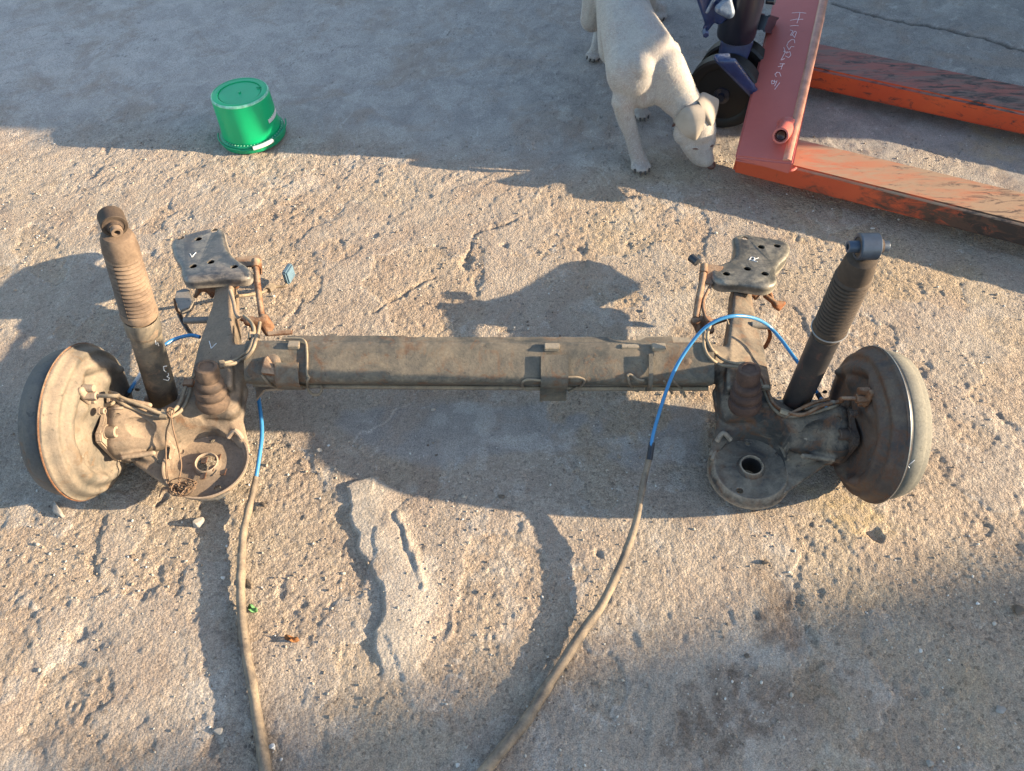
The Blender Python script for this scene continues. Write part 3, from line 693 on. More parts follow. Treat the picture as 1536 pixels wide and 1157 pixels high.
    holes = [(270, 356), (297, 358), (321, 345), (290, 400), (316, 393), (351, 400)] if L else [(1118, 356.5), (1142, 371), (1166, 369), (1090, 411), (1121, 403.5), (1147, 412)]
    cc = [cyl(U(x, y, hz(x, y))-nrm*.03, U(x, y, hz(x, y))+nrm*.02, .0066, 16) for x, y in holes]
    pl = part('mounting_plate', carve((V, Fs), cc), M['plateL'] if L else M['plateR'], a, angle=50)
    inn_ = [p+(cen-p).normalized()*.011-nrm*.011 for p in top]
    part('hole_shade_plate', prism(inn_[::3], -nrm*.002), M['inner'], pl)  # dark sheet added under the holes to paint in their shade
    # rusty bushing bracket under plate
    org = []
    for (x, y, z, rr) in ((1100, 428, .085, .012), (1125, 436, .08, .012), (1150, 432, .078, .010)): org.append((P(x, y, z), rr))
    bb = organic('bushing_bracket', [hull(org[:2]), hull(org[1:]), hull([(P(1140, 436, .075), .006), (P(1133, 448, .07), .004)]), hull([(P(1152, 436, .075), .006), (P(1158, 448, .07), .004)]), hull([(P(1108, 436, .078), .008), (P(1104, 450, .07), .007)])], M['rust'] if L else M['rustR'], a, .0025, 3)
    # side peg
    if L: part('side_peg', cyl(U(276, 481, .07), U(318, 480, .07), .0062, 14), M['plateL'], a)
    else:
        part('side_peg', cyl(U(1127, 488, .10), U(1157, 489, .10), .0065, 14), M['plateR'], a)
        part('rust_strap', tube([U(1153, 492, .09), U(1155, 505, .07), U(1148, 520, .055), U(1140, 522, .05)], .004, 8, 6, flat=.4), M['rustR'], a)
    return a, seat, pl
armL, seatL, plL = arm(-1); armR, seatR, plR = arm(1)

# clips and carriers round the plates
def bvh_of(objs):
    bm = bmesh.new()
    for o in objs:
        b = o
        while b.parent: b = b.parent
        m2 = o.data.copy(); m2.transform(Matrix.Translation(b.location)); bm.from_mesh(m2); bpy.data.meshes.remove(m2)
    t = BVHTree.FromBMesh(bm); bm.free(); return t
DR = None
def drape(P, r):
    """lift a line of points out of whatever it would be buried in, along the sight line they were measured on"""
    out = []
    for p in P:
        d = (p-_c); L = d.length; d = d/L
        loc, nor, _, dist = DR.ray_cast(_c, d)
        if loc is not None and L-.14 < dist < L+r: out.append(loc+nor*r*.9)
        else: out.append(p)
    for _ in range(2): out = [out[0]]+[out[i]*.5+(out[i-1]+out[i+1])*.25 for i in range(1, len(out)-1)]+[out[-1]]
    return out
DR = bvh_of([beam, armL, armR])
def path(name, pts, r, m, par, n=10, sm=7, flat=1.0, lift=True):
    P = spline([U(*p) for p in pts], sm) if sm > 1 else [U(*p) for p in pts]
    if lift and sm > 1: P = drape(P, r if not hasattr(r, '__len__') else max(r))
    return part(name, tube(P, r, n, 1, flat=flat), m, par)
path('lower_rod', [(380, 577, .082), (500, 580, .082), (750, 582, .082), (900, 583, .082), (1062, 583, .082)], .0040, M['pipe'], beam, lift=False)
for wr in wires: path('wire_clip', wr, .0022, M['pipe'], beam, n=8, sm=6)
# left
part('pipe_bracket', prism([U(x, y, .10) for x, y in [(352, 386), (388, 382), (392, 389), (388, 398), (366, 400), (356, 398)]], (0, 0, -.004), .001), M['rust'], armL)
path('pipe_bracket', [(389, 388, .10), (391, 400, .085), (391, 412, .075)], .004, M['rust'], armL, flat=.5)
path('brake_hose', [(383, 396, .102), (385, 410, .102), (388, 440, .10), (394, 484, .098)], .0056, M['rust'], armL)
part('hose_end', cyl(U(384, 390, .106), U(384, 402, .102), .0085, 14), M['rust'], armL)
path('pipe_stub', [(352, 445, .05), (378, 442, .04), (396, 438, .03), (405, 431, .02), (418, 430, .015), (428, 429, .015), (431, 423, .018)], .003, M['pipe'], armL)
part('pipe_nut', cyl(U(402, 436, .026), U(410, 429, .02), .007, 6), M['pipe'], armL)
part('blue_connector', boxm(U(433, 411, .030), (Vector((.25, 1, 0)), Vector((-1, .25, 0)), Z), (.0155, .0055, .016), .003), plain('dusty blue plug', (.09, .15, .20), .7, 0, .3, .25, 60, .3), armL)
tgt = organic('union_block', [hull([(U(372, 483, .10), .008), (U(398, 482, .10), .008)]), hull([(U(394, 484, .095), .009), (U(402, 498, .085), .008)]), hull([(U(380, 486, .095), .007), (U(384, 503, .08), .006)]), hull([(U(362, 478, .10), .005), (U(378, 480, .10), .007)]), hull([(U(396, 478, .10), .009), (U(407, 490, .09), .006)])], M['rust'], armL, .0022, 2)
path('brake_pipe', [(366, 474, .125), (376, 483, .13), (381, 494, .135), (380, 508, .135), (376, 523, .133), (364, 536, .13), (346, 543, .14), (326, 547, .15)], .0030, M['pipe'], armL)
path('brake_pipe', [(390, 484, .125), (388, 496, .13), (385, 510, .135), (380, 525, .133), (368, 538, .13), (350, 546, .14), (328, 549, .148)], .0030, M['pipe'], armL)
for p, q in (((377, 500, .137), (377, 509, .137)), ((385, 503, .137), (384, 511, .137)), ((328, 546, .15), (337, 545, .147)), ((329, 549, .148), (337, 548, .147))): part('pipe_nut', cyl(U(*p), U(*q), .0052, 6), M['pipe'], armL)
part('ratchet_bracket', prism([U(x, y, .09) for x, y in [(264, 436), (276, 432), (284, 434), (290, 452), (284, 462), (270, 466), (262, 448)]], (0, 0, -.012), .0015), M['plateL'], armL)
path('ratchet_bracket', [(262, 448, .085), (264, 462, .07), (270, 470, .055), (284, 464, .06)], .0035, M['rust'], armL, flat=.6)
path('ratchet_bracket', [(268, 470, .05), (276, 486, .04), (288, 503, .035), (297, 505, .04)], .005, M['plateL'], armL, flat=.5)
path('side_flange', [(345, 436, .115), (350, 452, .115), (353, 468, .12), (358, 478, .12)], .0035, M['armL'], armL)
# right
part('pipe_bracket', prism([U(x, y, .115) for x, y in [(1051, 394), (1086, 399), (1074, 420), (1068, 427), (1048, 422)]], (0, 0, -.004), .001), M['rust'], armR)
path('hose_plug', [(1036, 386, .115), (1046, 394, .115)], .0075, M['black'], armR, sm=1)
part('hose_end', cyl(U(1056, 398, .122), U(1056, 410, .120), .0068, 14), M['rust'], armR)
path('brake_hose', [(1056, 404, .12), (1053, 425, .115), (1048, 450, .11), (1044, 478, .105)], .0060, M['rust'], armR)
path('brake_pipe', [(1068, 424, .11), (1062, 436, .11), (1055, 452, .11), (1055, 465, .11), (1059, 478, .11), (1064, 484, .115)], .0030, M['rust'], armR)
organic('union_block', [hull([(U(1043, 482, .10), .009), (U(1062, 480, .10), .007)]), hull([(U(1060, 484, .10), .009), (U(1066, 496, .095), .007)]), hull([(U(1044, 484, .098), .007), (U(1048, 496, .09), .006)]), hull([(U(1062, 486, .10), .006), (U(1090, 478, .10), .005)])], M['rust'], armR, .0022, 2)
path('brake_pipe', [(1067, 484, .13), (1062, 498, .135), (1061, 512, .138), (1068, 526, .138), (1082, 538, .14), (1096, 544, .145), (1112, 547, .15)], .0026, M['pipe'], armR)
path('brake_pipe', [(1054, 494, .128), (1056, 508, .13), (1056, 522, .132), (1064, 537, .135), (1082, 548, .14), (1100, 550, .145), (1112, 551, .147)], .0026, M['pipe'], armR)
part('pipe_nut', cyl(U(1108, 548, .149), U(1118, 548, .149), .0058, 6), M['pipe'], armR)
path('wire_clip', [(1072, 482, .12), (1082, 476, .125), (1090, 479, .125), (1093, 487, .12)], .0014, M['pipe'], armR)
organic('side_bracket', [hull([(U(1148, 444, .075), .005), (U(1163, 455, .07), .005)]), hull([(U(1163, 457, .068), .007), (U(1176, 455, .068), .004), (U(1168, 464, .06), .004)])], M['rustR'], armR, .002, 2)

# ---- drums with backing plates
def drum(s):
    L = s < 0; xf = .543; cY, cZ = .673, .118
    o = mir(Vector((xf, cY, cZ)), s); out = Vector((s, 0, 0))
    MD = M['drumL'] if L else M['drumR']
    pr = [(0, .005), (.098, .005), (.1085, .005), (.1120, .007), (.1132, .010), (.1128, .020), (.1118, .029), (.1104, .032), (.1098, .0335), (.1090, .038), (.1070, .0425), (.102, .044), (.094, .0435), (.090, .041), (.06, .041), (.035, .045), (.034, .056), (0, .056)]
    d = part('brake_drum', lathe([(q_[0], q_[1]*.86 if q_[1] > .01 else q_[1]) for q_ in pr], o, out, 96), MD, axle)
    tag(d, 'left brake drum, dusty beige backing plate' if L else 'right brake drum, rusty brown backing plate')
    # backing plate: grid with pressed features
    nr, na = 46, 150; V = []; Fs = []
    def depth(r, a):   # inward depth (towards the car centre)
        h = .004
        h += .016*float(ss(.1160, .1080, np.array(r)))
        h += .010*float(ss(.101, .090, np.array(r)))
        h -= .007*float(ss(.084, .074, np.array(r)))
        for (ar, aa, w_, k) in FE:
            dx = r*math.cos(a)-ar*math.cos(aa); dy = r*math.sin(a)-ar*math.sin(aa)
            h += 1.5*k*math.exp(-(dx*dx+dy*dy)/(w_*w_))
        h += .0012*math.sin(5*a)*float(ss(.02, .06, np.array(r)))
        return h
    FE = [(.062, 1.25, .013, .007), (.078, 1.9, .012, -.007), (.066, 2.5, .016, .008), (.07, .6, .010, -.005), (.07, -1.2, .018, .006), (.083, -1.9, .013, -.006), (.05, -2.6, .015, .005), (.085, -.55, .009, .006), (.03, 2.0, .02, .006), (.088, 2.9, .008, .005)]
    for i in range(nr+1):
        r = .1175*(1-(1-i/nr)**1.0) if i else 0
        for j in range(na):
            a = 2*math.pi*j/na; rr = max(r, .001)
            # angle measured so that +z is pi/2
            V.append(o-out*depth(rr, a)+Vector((0, math.cos(a)*rr*(-1), math.sin(a)*rr)))
    for i in range(nr):
        for j in range(na): Fs.append((i*na+j, i*na+(j+1) % na, (i+1)*na+(j+1) % na, (i+1)*na+j))
    # rolled rim back to a rear face
    b = len(V)
    for rr, dx in ((.1188, .003), (.1188, .000), (.1165, -.001)):
        for j in range(na): a = 2*math.pi*j/na; V.append(o-out*dx+Vector((0, -math.cos(a)*rr, math.sin(a)*rr)))
    for k in range(3):
        p0 = nr*na if k == 0 else b+(k-1)*na; p1 = b+k*na
        for j in range(na): Fs.append((p0+j, p0+(j+1) % na, p1+(j+1) % na, p1+j))
    bp = part('backing_plate', (V, Fs), M['backL'] if L else M['backR'], d, angle=60)
    bm2 = bmesh.new(); bm2.from_mesh(bp.data); bmesh.ops.recalc_face_normals(bm2, faces=bm2.faces); bm2.to_mesh(bp.data); bm2.free(); bp.data.shade_smooth()
    part('plate_rim', tube([o+out*.001+Vector((0, math.cos(t)*.1190, math.sin(t)*.1190)) for t in np.linspace(0, 2*math.pi, 97)],   .0008 if not L else .0013, 6, 1, cap=False), M['rim'] if not L else M['rust'], d)
    part('drum_gap', tube([o+out*.0045+Vector((0, math.cos(t)*.1120, math.sin(t)*.1120)) for t in np.linspace(0, 2*math.pi, 97)], .0030, 6, 1, cap=False), M['tubeR'], d)
    # flange plate and bolts
    xin = o-out*.028
    X_ = xin.x
    ref = .543-.028
    def Q(px, py, dx=0):
        p = UX(px, py, ref-dx); return mir(p, s)
    fl = [Q(*q) for q in ((1262, 600), (1281, 612), (1286, 640), (1291, 655), (1290, 668), (1268, 695), (1252, 700), (1246, 640))]
    part('flange_plate', prism(fl, -out*.010, .002), M['armL'] if L else M['backR'], d)
    for (px, py, rr, hh) in ((1274, 652, .0088, .016), (1261, 671, .0088, .016), (1268, 606, .0072, .010), (1282, 621, .0048, .008)):
        p = Q(px, py, .010); bo = lathe([(0, -.002), (rr*1.25, -.002), (rr*1.25, .002), (rr, .002), (rr, hh-.001), (rr-.001, hh), (rr*.5, hh), (rr*.42, hh-.004), (0, hh-.004)], p, -out, 20)
        part('bolt', bo, M['armL'] if L else M['backR'], d)
    for (px, py, ra) in ((1256, 572, .0085), (1307, 690, .0045), (1237, 588, .004)):
        pp = Q(px, py, -.004 if ra > .008 else 0); part('inspection_plug', ell(pp, (YY, Z, out), (ra*.6, ra, .004)), M['black'] if not L else M['tubeL'], d)
    # wheel cylinder union with bleed screw
    p = Q(1302, 598, .004)
    part('pipe_union', join(cyl(p, p-out*.018, .0068, 6), cyl(p+Vector((0, .006, .010)), p+Vector((0, .006, .010))-out*.016, .0055, 12), cyl(p+Vector((0, 0, -.013)), p+Vector((0, 0, -.013))-out*.010, .0038, 10), hull([(p+Z*.012, .006), (p-Z*.012, .006), (p+YY*.006, .007)])), M['rust'] if not L else M['armL'], d)
    return d, bp, p-out*.018
drL, bpL, unL = drum(-1); drR, bpR, unR = drum(1)

# ---- brake pipes to the drums
def pathw(name, pts, r, m, par): return part(name, tube(pts, r, 10, 7), m, par)
pathw('brake_pipe', [unR, unR-XX*.02, U(1262, 602, .15), U(1235, 608, .145), U(1205, 622, .13), U(1180, 618, .122), U(1162, 607, .118), U(1152, 588, .122), U(1145, 568, .125), U(1132, 553, .135), U(1118, 548, .149)], .0030, M['rust'], armR)
path('brake_pipe', [(1258, 606, .14), (1232, 616, .135), (1210, 621, .128), (1178, 625, .115), (1158, 610, .113), (1148, 590, .118), (1141, 570, .122), (1130, 556, .13)], .0028, M['pipe'], armR)
path('brake_pipe', [(1178, 625, .118), (1200, 614, .128), (1222, 606, .135), (1245, 601, .145)], .0028, M['rust'], armR)
part('pipe_nut', cyl(U(1170, 617, .122), U(1182, 621, .122), .0055, 6), M['pipe'], armR)
part('pipe_clip', boxm(U(1148, 582, .125), (XX, YY, Z), (.006, .004, .004), .001), M['pipe'], armR)
pathw('brake_pipe', [unL, unL+XX*.03, U(165, 589, .15), U(185, 598, .148), U(215, 610, .14), U(240, 620, .13), U(258, 618, .122), U(270, 604, .12), U(277, 585, .12), U(283, 572, .122), U(296, 560, .13)], .0030, M['pipe'], armL)
path('brake_pipe', [(140, 600, .14), (152, 607, .14), (170, 608, .14), (175, 600, .142), (210, 618, .13), (245, 626, .122), (264, 622, .116), (277, 608, .114), (284, 590, .116), (287, 575, .118)], .0030, M['pipe'], armL)
part('pipe_clip', boxm(U(283, 575, .122), (XX, YY, Z), (.008, .006, .004), .001), M['rust'], armL)
part('pipe_clip', boxm(U(247, 622, .127), (XX, YY, Z), (.006, .008, .004), .001), M['pipe'], armL)
path('pipe_clip', [(120, 606, .12), (140, 608, .12), (150, 614, .12), (185, 613, .125)], .0025, M['armL'], armL)

# ---- shock absorbers
def shock(s):
    L = s < 0
    if L: b = U(248, 605, .065); t = U(169, 332, .435)
    else: b = U(1190, 611, .088); t = U(1301, 370, .462)
    ax = (t-b); Ln = ax.length; a = ax.normalized()
    so = part('shock_absorber', lathe([(0, 0), (.018, 0), (.0222 if L else .0200, .006), (.0222 if L else .0200, .20), (.0, .20)], b, a, 36), M['tubeL'] if L else M['tubeR'], axle)
    tag(so, 'left shock absorber with beige dusty boot' if L else 'right shock absorber with dark ribbed boot')
    h0 = .175 if L else .212; h1 = Ln-.019
    if L:
        part('tube_collar', lathe([(.0224, .170), (.0240, .172), (.0246, .178), (.0246, .200), (.0236, .203), (.0218, .200)], b, a, 36), M['tubeL'], so)
        h0 = .207
    pr = [(.0165, h0-.014), (.0188, h0-.012), (.0194, h0), (.0250 if L else .0228, h0+.001), (.0256 if L else .0232, h0+.006)]
    k = 14; rb = .0240 if L else .0222; span = (h1-.034)-(h0+.014)
    hs = h0+.014
    pr.append((rb, hs-.002))
    for i in range(k):
        q = hs+span*i/k; r_ = rb-.0020*(i/k) if L else rb
        pr += [(r_-(.0036 if L else .0048), q), (r_-.0006, q+span/k*.22), (r_+.0006, q+span/k*.5), (r_-.0004, q+span/k*.78)]
    pr += [(rb-.002, h1-.034), (rb-.001, h1-.028), (rb-.003, h1-.008), (.018, h1-.001), (.010, h1+.003), (0, h1+.003)]
    part('dust_boot', lathe(pr, b, a, 48), M['bootL'] if L else M['bootR'], so)
    if not L: part('boot_clip', tube([b+a*(h0+.002)+(frame_of(a)[0]*math.cos(q)+frame_of(a)[1]*math.sin(q))*.0236 for q in np.linspace(0, 6.283, 40)], .0012, 6, 1), M['rim'], so)
    if L:
        x_, y_, z_ = frame_of(a); 
        sd_ = (Vector((-.25, -1, 0))-a*Vector((-.25, -1, 0)).dot(a)).normalized()
        part('boot_seam', tube([b+a*(hs+q)+sd_*(rb-.0026*(q/span)) for q in np.linspace(-.01, span+.02, 30)], .0008, 6, 1), M['rubber'], so)
    e = Vector((.45, -.85, -.25)).normalized() if L else Vector((1, -.02, .03)).normalized()
    e = (e-a*e.dot(a)).normalized(); c = t
    if not L: e = Vector((1, 0, .02)).normalized()
    ro, ri = .0160, .0118
    part('eye_ring', lathe([(ri, -.0115), (ro-.001, -.0115), (ro, -.0105), (ro, .0105), (ro-.001, .0115), (ri, .0115), (ri, -.0115)], c, e, 36), M['collar'] if not L else M['bootR'], so)
    part('eye_rubber', lathe([(.006, -.0105), (ri, -.0105), (ri, .0105), (.009, .011), (.0085, .017), (.0075, .017)], c, e, 28), M['rubber'], so)
    part('eye_sleeve', lathe([(.0038, -.023), (.0068, -.023), (.0072, -.022), (.0072, .023), (.0068, .024), (.0038, .024), (.0038, -.023)], c, e, 24), M['bootL'] if L else M['collar'], so)
    part('shock_bolt', cyl(b+a*.01-XX*.03, b+a*.01+XX*.034, .007, 12), M['armL'] if L else M['armR'], so)
    return so
shL = shock(-1); shR = shock(1)

# ---- wires and cables
cabR = path('blue_cable', [(1238, 608, .09), (1225, 588, .10), (1205, 555, .12), (1188, 532, .13), (1172, 510, .135), (1156, 492, .145), (1142, 482, .165), (1125, 476, .185), (1103, 474, .20), (1080, 479, .20), (1056, 493, .19), (1034, 519, .17), (1014, 551, .15), (1000, 585, .13), (988, 622, .105), (979, 655, .085), (975, 682, .07)], .0029, M['blue'], axle)
tag(cabR, 'bright blue cable arching over the right arm')
path('cable_sheath', [(975, 680, .068), (970, 705, .058), (962, 740, .048), (955, 780, .038), (944, 815, .030), (925, 862, .022), (901, 910, .016), (874, 948, .012), (850, 985, .0105), (821, 1030, .010), (790, 1080, .010), (755, 1122, .010), (724, 1160, .010), (690, 1200, .010), (640, 1260, .010)], [.0046, .0052, .0060, .0066, .0070, .0073, .0076, .0078, .0080], M['sheathR'], cabR, n=14)
wob(cabR.children[0].data, .0012, .018, 8)
path('cable_ferrule', [(978, 664, .078), (974, 690, .066)], .0048, M['black'], cabR, sm=1)
part('cable_end', cyl(U(1226, 590, .10), U(1240, 612, .092), .0042, 10), M['black'], cabR)
cabL = path('blue_cable', [(386, 588, .052), (388, 600, .050), (391, 620, .045), (393, 650, .036), (389, 685, .028), (383, 722, .018)], .0034, M['blue'], axle)
tag(cabL, 'blue cable hanging from below the beam')
path('cable_sheath', [(384, 716, .020), (379, 740, .016), (372, 768, .013), (365, 800, .012), (362, 850, .011), (361, 890, .011), (363, 925, .011), (367, 965, .0105), (374, 1005, .010), (381, 1045, .010), (387, 1085, .0095), (396, 1140, .009), (406, 1190, .009), (420, 1250, .009)], [.0046, .0060, .0066, .0068, .0070, .0073, .0078, .0088], M['sheath'], cabL, n=14)
wob(cabL.children[0].data, .0012, .018, 9)
path('torn_sheath', [(359, 900, .004), (362, 935, .002), (369, 975, .001), (373, 1000, .003)], .0022, M['bootL'], cabL)
cabM = path('blue_cable', [(190, 594, .09), (197, 583, .10), (208, 566, .10), (225, 540, .10), (242, 522, .10), (262, 509, .095), (286, 503, .09), (300, 506, .09)], .0032, M['blue'], axle)
tag(cabM, 'blue cable passing behind the left shock absorber')
part('cable_end', cyl(U(188, 597, .09), U(198, 582, .10), .0036, 10), M['black'], cabM)
part('cable_ferrule', cyl(U(199, 580, .10), U(212, 560, .10), .0037, 10), M['white'], cabM)
# rusty tie wire: two long strands and a tangle in the left seat
V = []
for st in ([(252, 617, .135), (254, 632, .12), (249, 650, .105), (249, 690, .075), (250, 715, .062), (254, 728, .060)],
           [(256, 617, .135), (259, 640, .115), (264, 660, .10), (269, 680, .075), (272, 700, .062), (268, 720, .058)],
           [(250, 618, .133), (256, 626, .128), (261, 616, .13), (253, 612, .132), (250, 620, .13)]):
    V.append(tube([U(*p) for p in st], .0013, 6, 6))
c = U(273, 734, .058)
for k in range(13):
    pts = []; a0 = random.uniform(0, 6.28); r0 = random.uniform(.008, .019); o_ = Vector((random.uniform(-.009, .011), random.uniform(-.006, .006), random.uniform(-.003, .007)))
    for j in range(9):
        a = a0+j*.85; rr = r0*random.uniform(.75, 1.2); pts.append(c+o_+Vector((math.cos(a)*rr, math.sin(a)*rr*.62, random.uniform(-.005, .006))))
    V.append(tube(pts, .0010, 5, 5))
for k in range(3): V.append(tube([c+Vector((-.012, 0, .003)), c+Vector((-.028, -.004+.003*k, .002)), c+Vector((-.034, -.010+.003*k, -.006))], .0011, 5, 5))
tag(part('tie_wire', join(*V), M['wire'], armL), 'tangle of rusty tie wire')
# debris rolled under the left seat rim
organic('debris', [hull([(U(300, 750, .045), .003), (U(325, 748, .045), .004), (U(345, 738, .046), .003)])], M['tubeL'], seatL, .002, 1)

# ---- pen marks
W = M['chalk']
marks('pen_mark', [[(285, 381), (288, 386), (294, 379)]], [plL], W, plL, .00065)
marks('pen_mark', [[(1123, 389), (1136, 393)], [(1124, 390), (1127, 386), (1132, 387), (1131, 392)], [(1130, 390), (1138, 387)]], [plR], W, plR, .0006)
marks('pen_mark', [[(314, 512), (317, 523), (325, 515)]], [armL], W, armL, .0006)
marks('pen_mark', [[(250, 549), (245, 550), (246, 556), (249, 558)], [(252, 560), (253, 563), (250, 565), (254, 567), (252, 571), (245, 569)]], [shL], W, shL, .0006)
marks('pen_tick', [[(233, 511), (234, 517)]], [shL], W, shL, .0006)
marks('pen_tick', [[(236, 514), (238, 519)]], [shL], W, shL, .0006)
marks('pen_mark', [[(1357, 702), (1365, 696), (1372, 690)], [(1357, 703), (1355, 698), (1358, 694), (1362, 695), (1361, 699)], [(1361, 697), (1364, 702)]], [drR], W, drR, .0006)

# ================================================================ PALLET TRUCK
pt = thing('pallet_truck', (.72, 1.6, 0), 'red and orange hand pallet truck with chalk writing on its frame', 'pallet truck')
zt, zb = .082, .030
fd = Vector((.9135, -.4067, 0)).normalized()
def fork(name, nl, fl, mt, ms, ln=1.12, back=.0):
    """nl/fl: near and far top corners at the frame end"""
    a = nl-fd*back; b = fl-fd*back
    ends = [a, b, b+fd*(ln-.06), b+fd*ln+(a-b)*.25, a+fd*ln+(b-a)*.25, a+fd*(ln-.06)]
    bm = bmesh.new(); vs_ = [bm.verts.new(p) for p in ends]; f = bm.faces.new(vs_)
    r = bmesh.ops.extrude_face_region(bm, geom=[f]); nv = [g for g in r['geom'] if isinstance(g, bmesh.types.BMVert)]
    for v in nv: v.co.z = zb
    bmesh.ops.recalc_face_normals(bm, faces=bm.faces)
    bmesh.ops.bevel(bm, geom=list(bm.edges), offset=.006, segments=3, affect='EDGES', clamp_overlap=True)
    # cut lengthwise for a few small dents
    me = bpy.data.meshes.new(name); bm.to_mesh(me); bm.free()
    o = link_mesh(name, me, [mt, ms], pt, angle=35)
    for p in me.polygons: p.material_index = 0 if p.normal.z > .6 else 1
    return o
nl = U(1103, 243, zt); fl = U(1206, 210, zt); 
wv = Vector((fd.y, -fd.x, 0))     # across, towards the camera
# near fork: line through the near and far photographed edges
nl2 = U(1189, 250, zt); nl_c = nl2-fd*((nl2-U(1101, 240, zt)).dot(fd)); fl2 = U(1203, 208, zt)
off = (nl2-fl2).dot(wv); fl_c = nl_c-wv*off
fkN = fork('fork', nl_c, fl_c, M['fork_near'], M['fork_side_near']); tag(fkN, 'near fork with scraped top')
a1 = U(1229, 104, zt); b1 = U(1231, 65, zt); off2 = (a1-b1).dot(wv)
fkF = fork('fork', a1, a1-wv*off2, M['fork_far'], M['fork_side'], back=.10); tag(fkF, 'far fork, bright orange side')
for fk, base in ((fkN, nl_c-wv*off*.5), (fkF, a1-wv*off2*.5)):
    for q in (.93, 1.02):
        c = base+fd*q; part('load_roller', cyl(Vector((c.x, c.y, .037))-wv*.03, Vector((c.x, c.y, .037))+wv*.03, .037, 20, .003), M['tyre'], fk)
# frame: sloping pressed plate across the fork ends
fz0, fz1 = .096, .190
c0 = U(1103, 235, .092); c1 = U(1191, 245, .114); dA = (U(1161, 0, fz1-.012)-c0); dB = (U(1242, 0, fz1+.016)-c1)
e0 = c0+dA*1.45; e1 = c1+dB*1.45
bm = bmesh.new(); q = [bm.verts.new(p) for p in (c0, c1, e1, e0)]; f = bm.faces.new(q)
r = bmesh.ops.extrude_face_region(bm, geom=[f])
for g in r['geom']:
    if isinstance(g, bmesh.types.BMVert): g.co.z = .084 if g.co.y < 1.6 else .205
bmesh.ops.recalc_face_normals(bm, faces=bm.faces)
bmesh.ops.bevel(bm, geom=list(bm.edges), offset=.013, segments=5, affect='EDGES', clamp_overlap=True)
me = bpy.data.meshes.new('frame'); bm.to_mesh(me); bm.free()
fr = link_mesh('frame', me, M['frame'], pt, angle=35)
tag(fr, 'red frame plate marked in chalk')
# weld lip along the near end
part('weld_seam', tube([U(1104, 240, .084), U(1150, 249, .084), U(1184, 256, .084), U(1194, 252, .084)], .0028, 8, 5), M['frame'], fr)
part('worn_or_sunlit_edge', tube([c1+Vector((-.010, .012, -.0075)), c1+(e1-c1)*.5+Vector((-.010, 0, -.0078)), e1+Vector((-.010, 0, -.008))], .0105, 16, 6), M['worn'], fr)  # added half-round strip, its paler colour paints in the sunlit rim
# pivot sleeve
s0 = U(1179, 193, .118); s1 = U(1171, 204, .146)
part('pivot_sleeve', lathe([(.0235, -.004), (.0220, .003), (.0185, .007), (.0175, .012), (.0165, (s1-s0).length), (.0155, (s1-s0).length+.001), (.0125, (s1-s0).length+.001), (.0118, (s1-s0).length-.008), (.0, (s1-s0).length-.010)], s0, s1-s0, 32), M['frame'], fr)
part('pivot_pin', lathe([(0, 0), (.0105, 0), (.0105, (s1-s0).length-.006), (.0085, (s1-s0).length-.003), (.004, (s1-s0).length-.006), (0, (s1-s0).length-.007)], s0, s1-s0, 24), plain('dark greased pin', (.06, .025, .022), .35, .3, .5, .3), fr)
# chalk letters, read along the frame
def zoomp(L, s=7.7125, ox=1150, oy=0): return [(ox+x/s, oy+y/s) for x, y in L]
st = [[(290, 155), (375, 147), (458, 157)], [(272, 240), (340, 226), (422, 226)], [(384, 152), (376, 200), (350, 272)],
      [(268, 305), (315, 298), (368, 302)],
      [(272, 350), (305, 362), (272, 412), (290, 412), (325, 362), (345, 375), (322, 440), (300, 405)],
      [(325, 500), (322, 465), (290, 460), (250, 490), (232, 530), (258, 580), (285, 540), (318, 545)],
      [(195, 595), (225, 610), (240, 600)], [(198, 552), (215, 605), (165, 700), (208, 680)], [(225, 620), (268, 600), (280, 640), (255, 670), (215, 650)],
      [(150, 742), (210, 742)], [(190, 738), (165, 805)], [(130, 775), (185, 765)],
      [(110, 892), (95, 865), (120, 838), (150, 845), (165, 885)],
      [(55, 940), (60, 975), (90, 965), (92, 930)], [(92, 1000), (120, 935)], [(150, 960), (92, 1038)], [(60, 935), (118, 955)]]
marks('chalk_lettering', [zoomp(k) for k in st], [fr], M['chalkp'], fr, .0007)
# steering wheels
n_ = Vector((-.42, -.90, 0)).normalized(); wc = U(1086, 137, .084)
def wheel(c):
    o = part('steering_wheel', lathe([(.018, -.02), (.060, -.016), (.066, -.021), (.079, -.021), (.084, -.016), (.084, .016), (.079, .021), (.066, .021), (.060, .016), (.018, .02), (.018, -.02)], c, n_, 48), M['tyre'], pt)
    part('hub', lathe([(0, -.03), (.008, -.03), (.008, -.022), (.019, -.022), (.019, .024), (.010, .026), (.009, .034), (0, .034)], c, n_, 24), M['pump'], o)
    return o
wheel(wc); wc2 = wc-n_*.080+Vector((.004, 0, 0)); wheel(wc2)
part('wheel_axle', cyl(wc+n_*.03, wc2-n_*.03, .009, 12), M['pump'], pt)
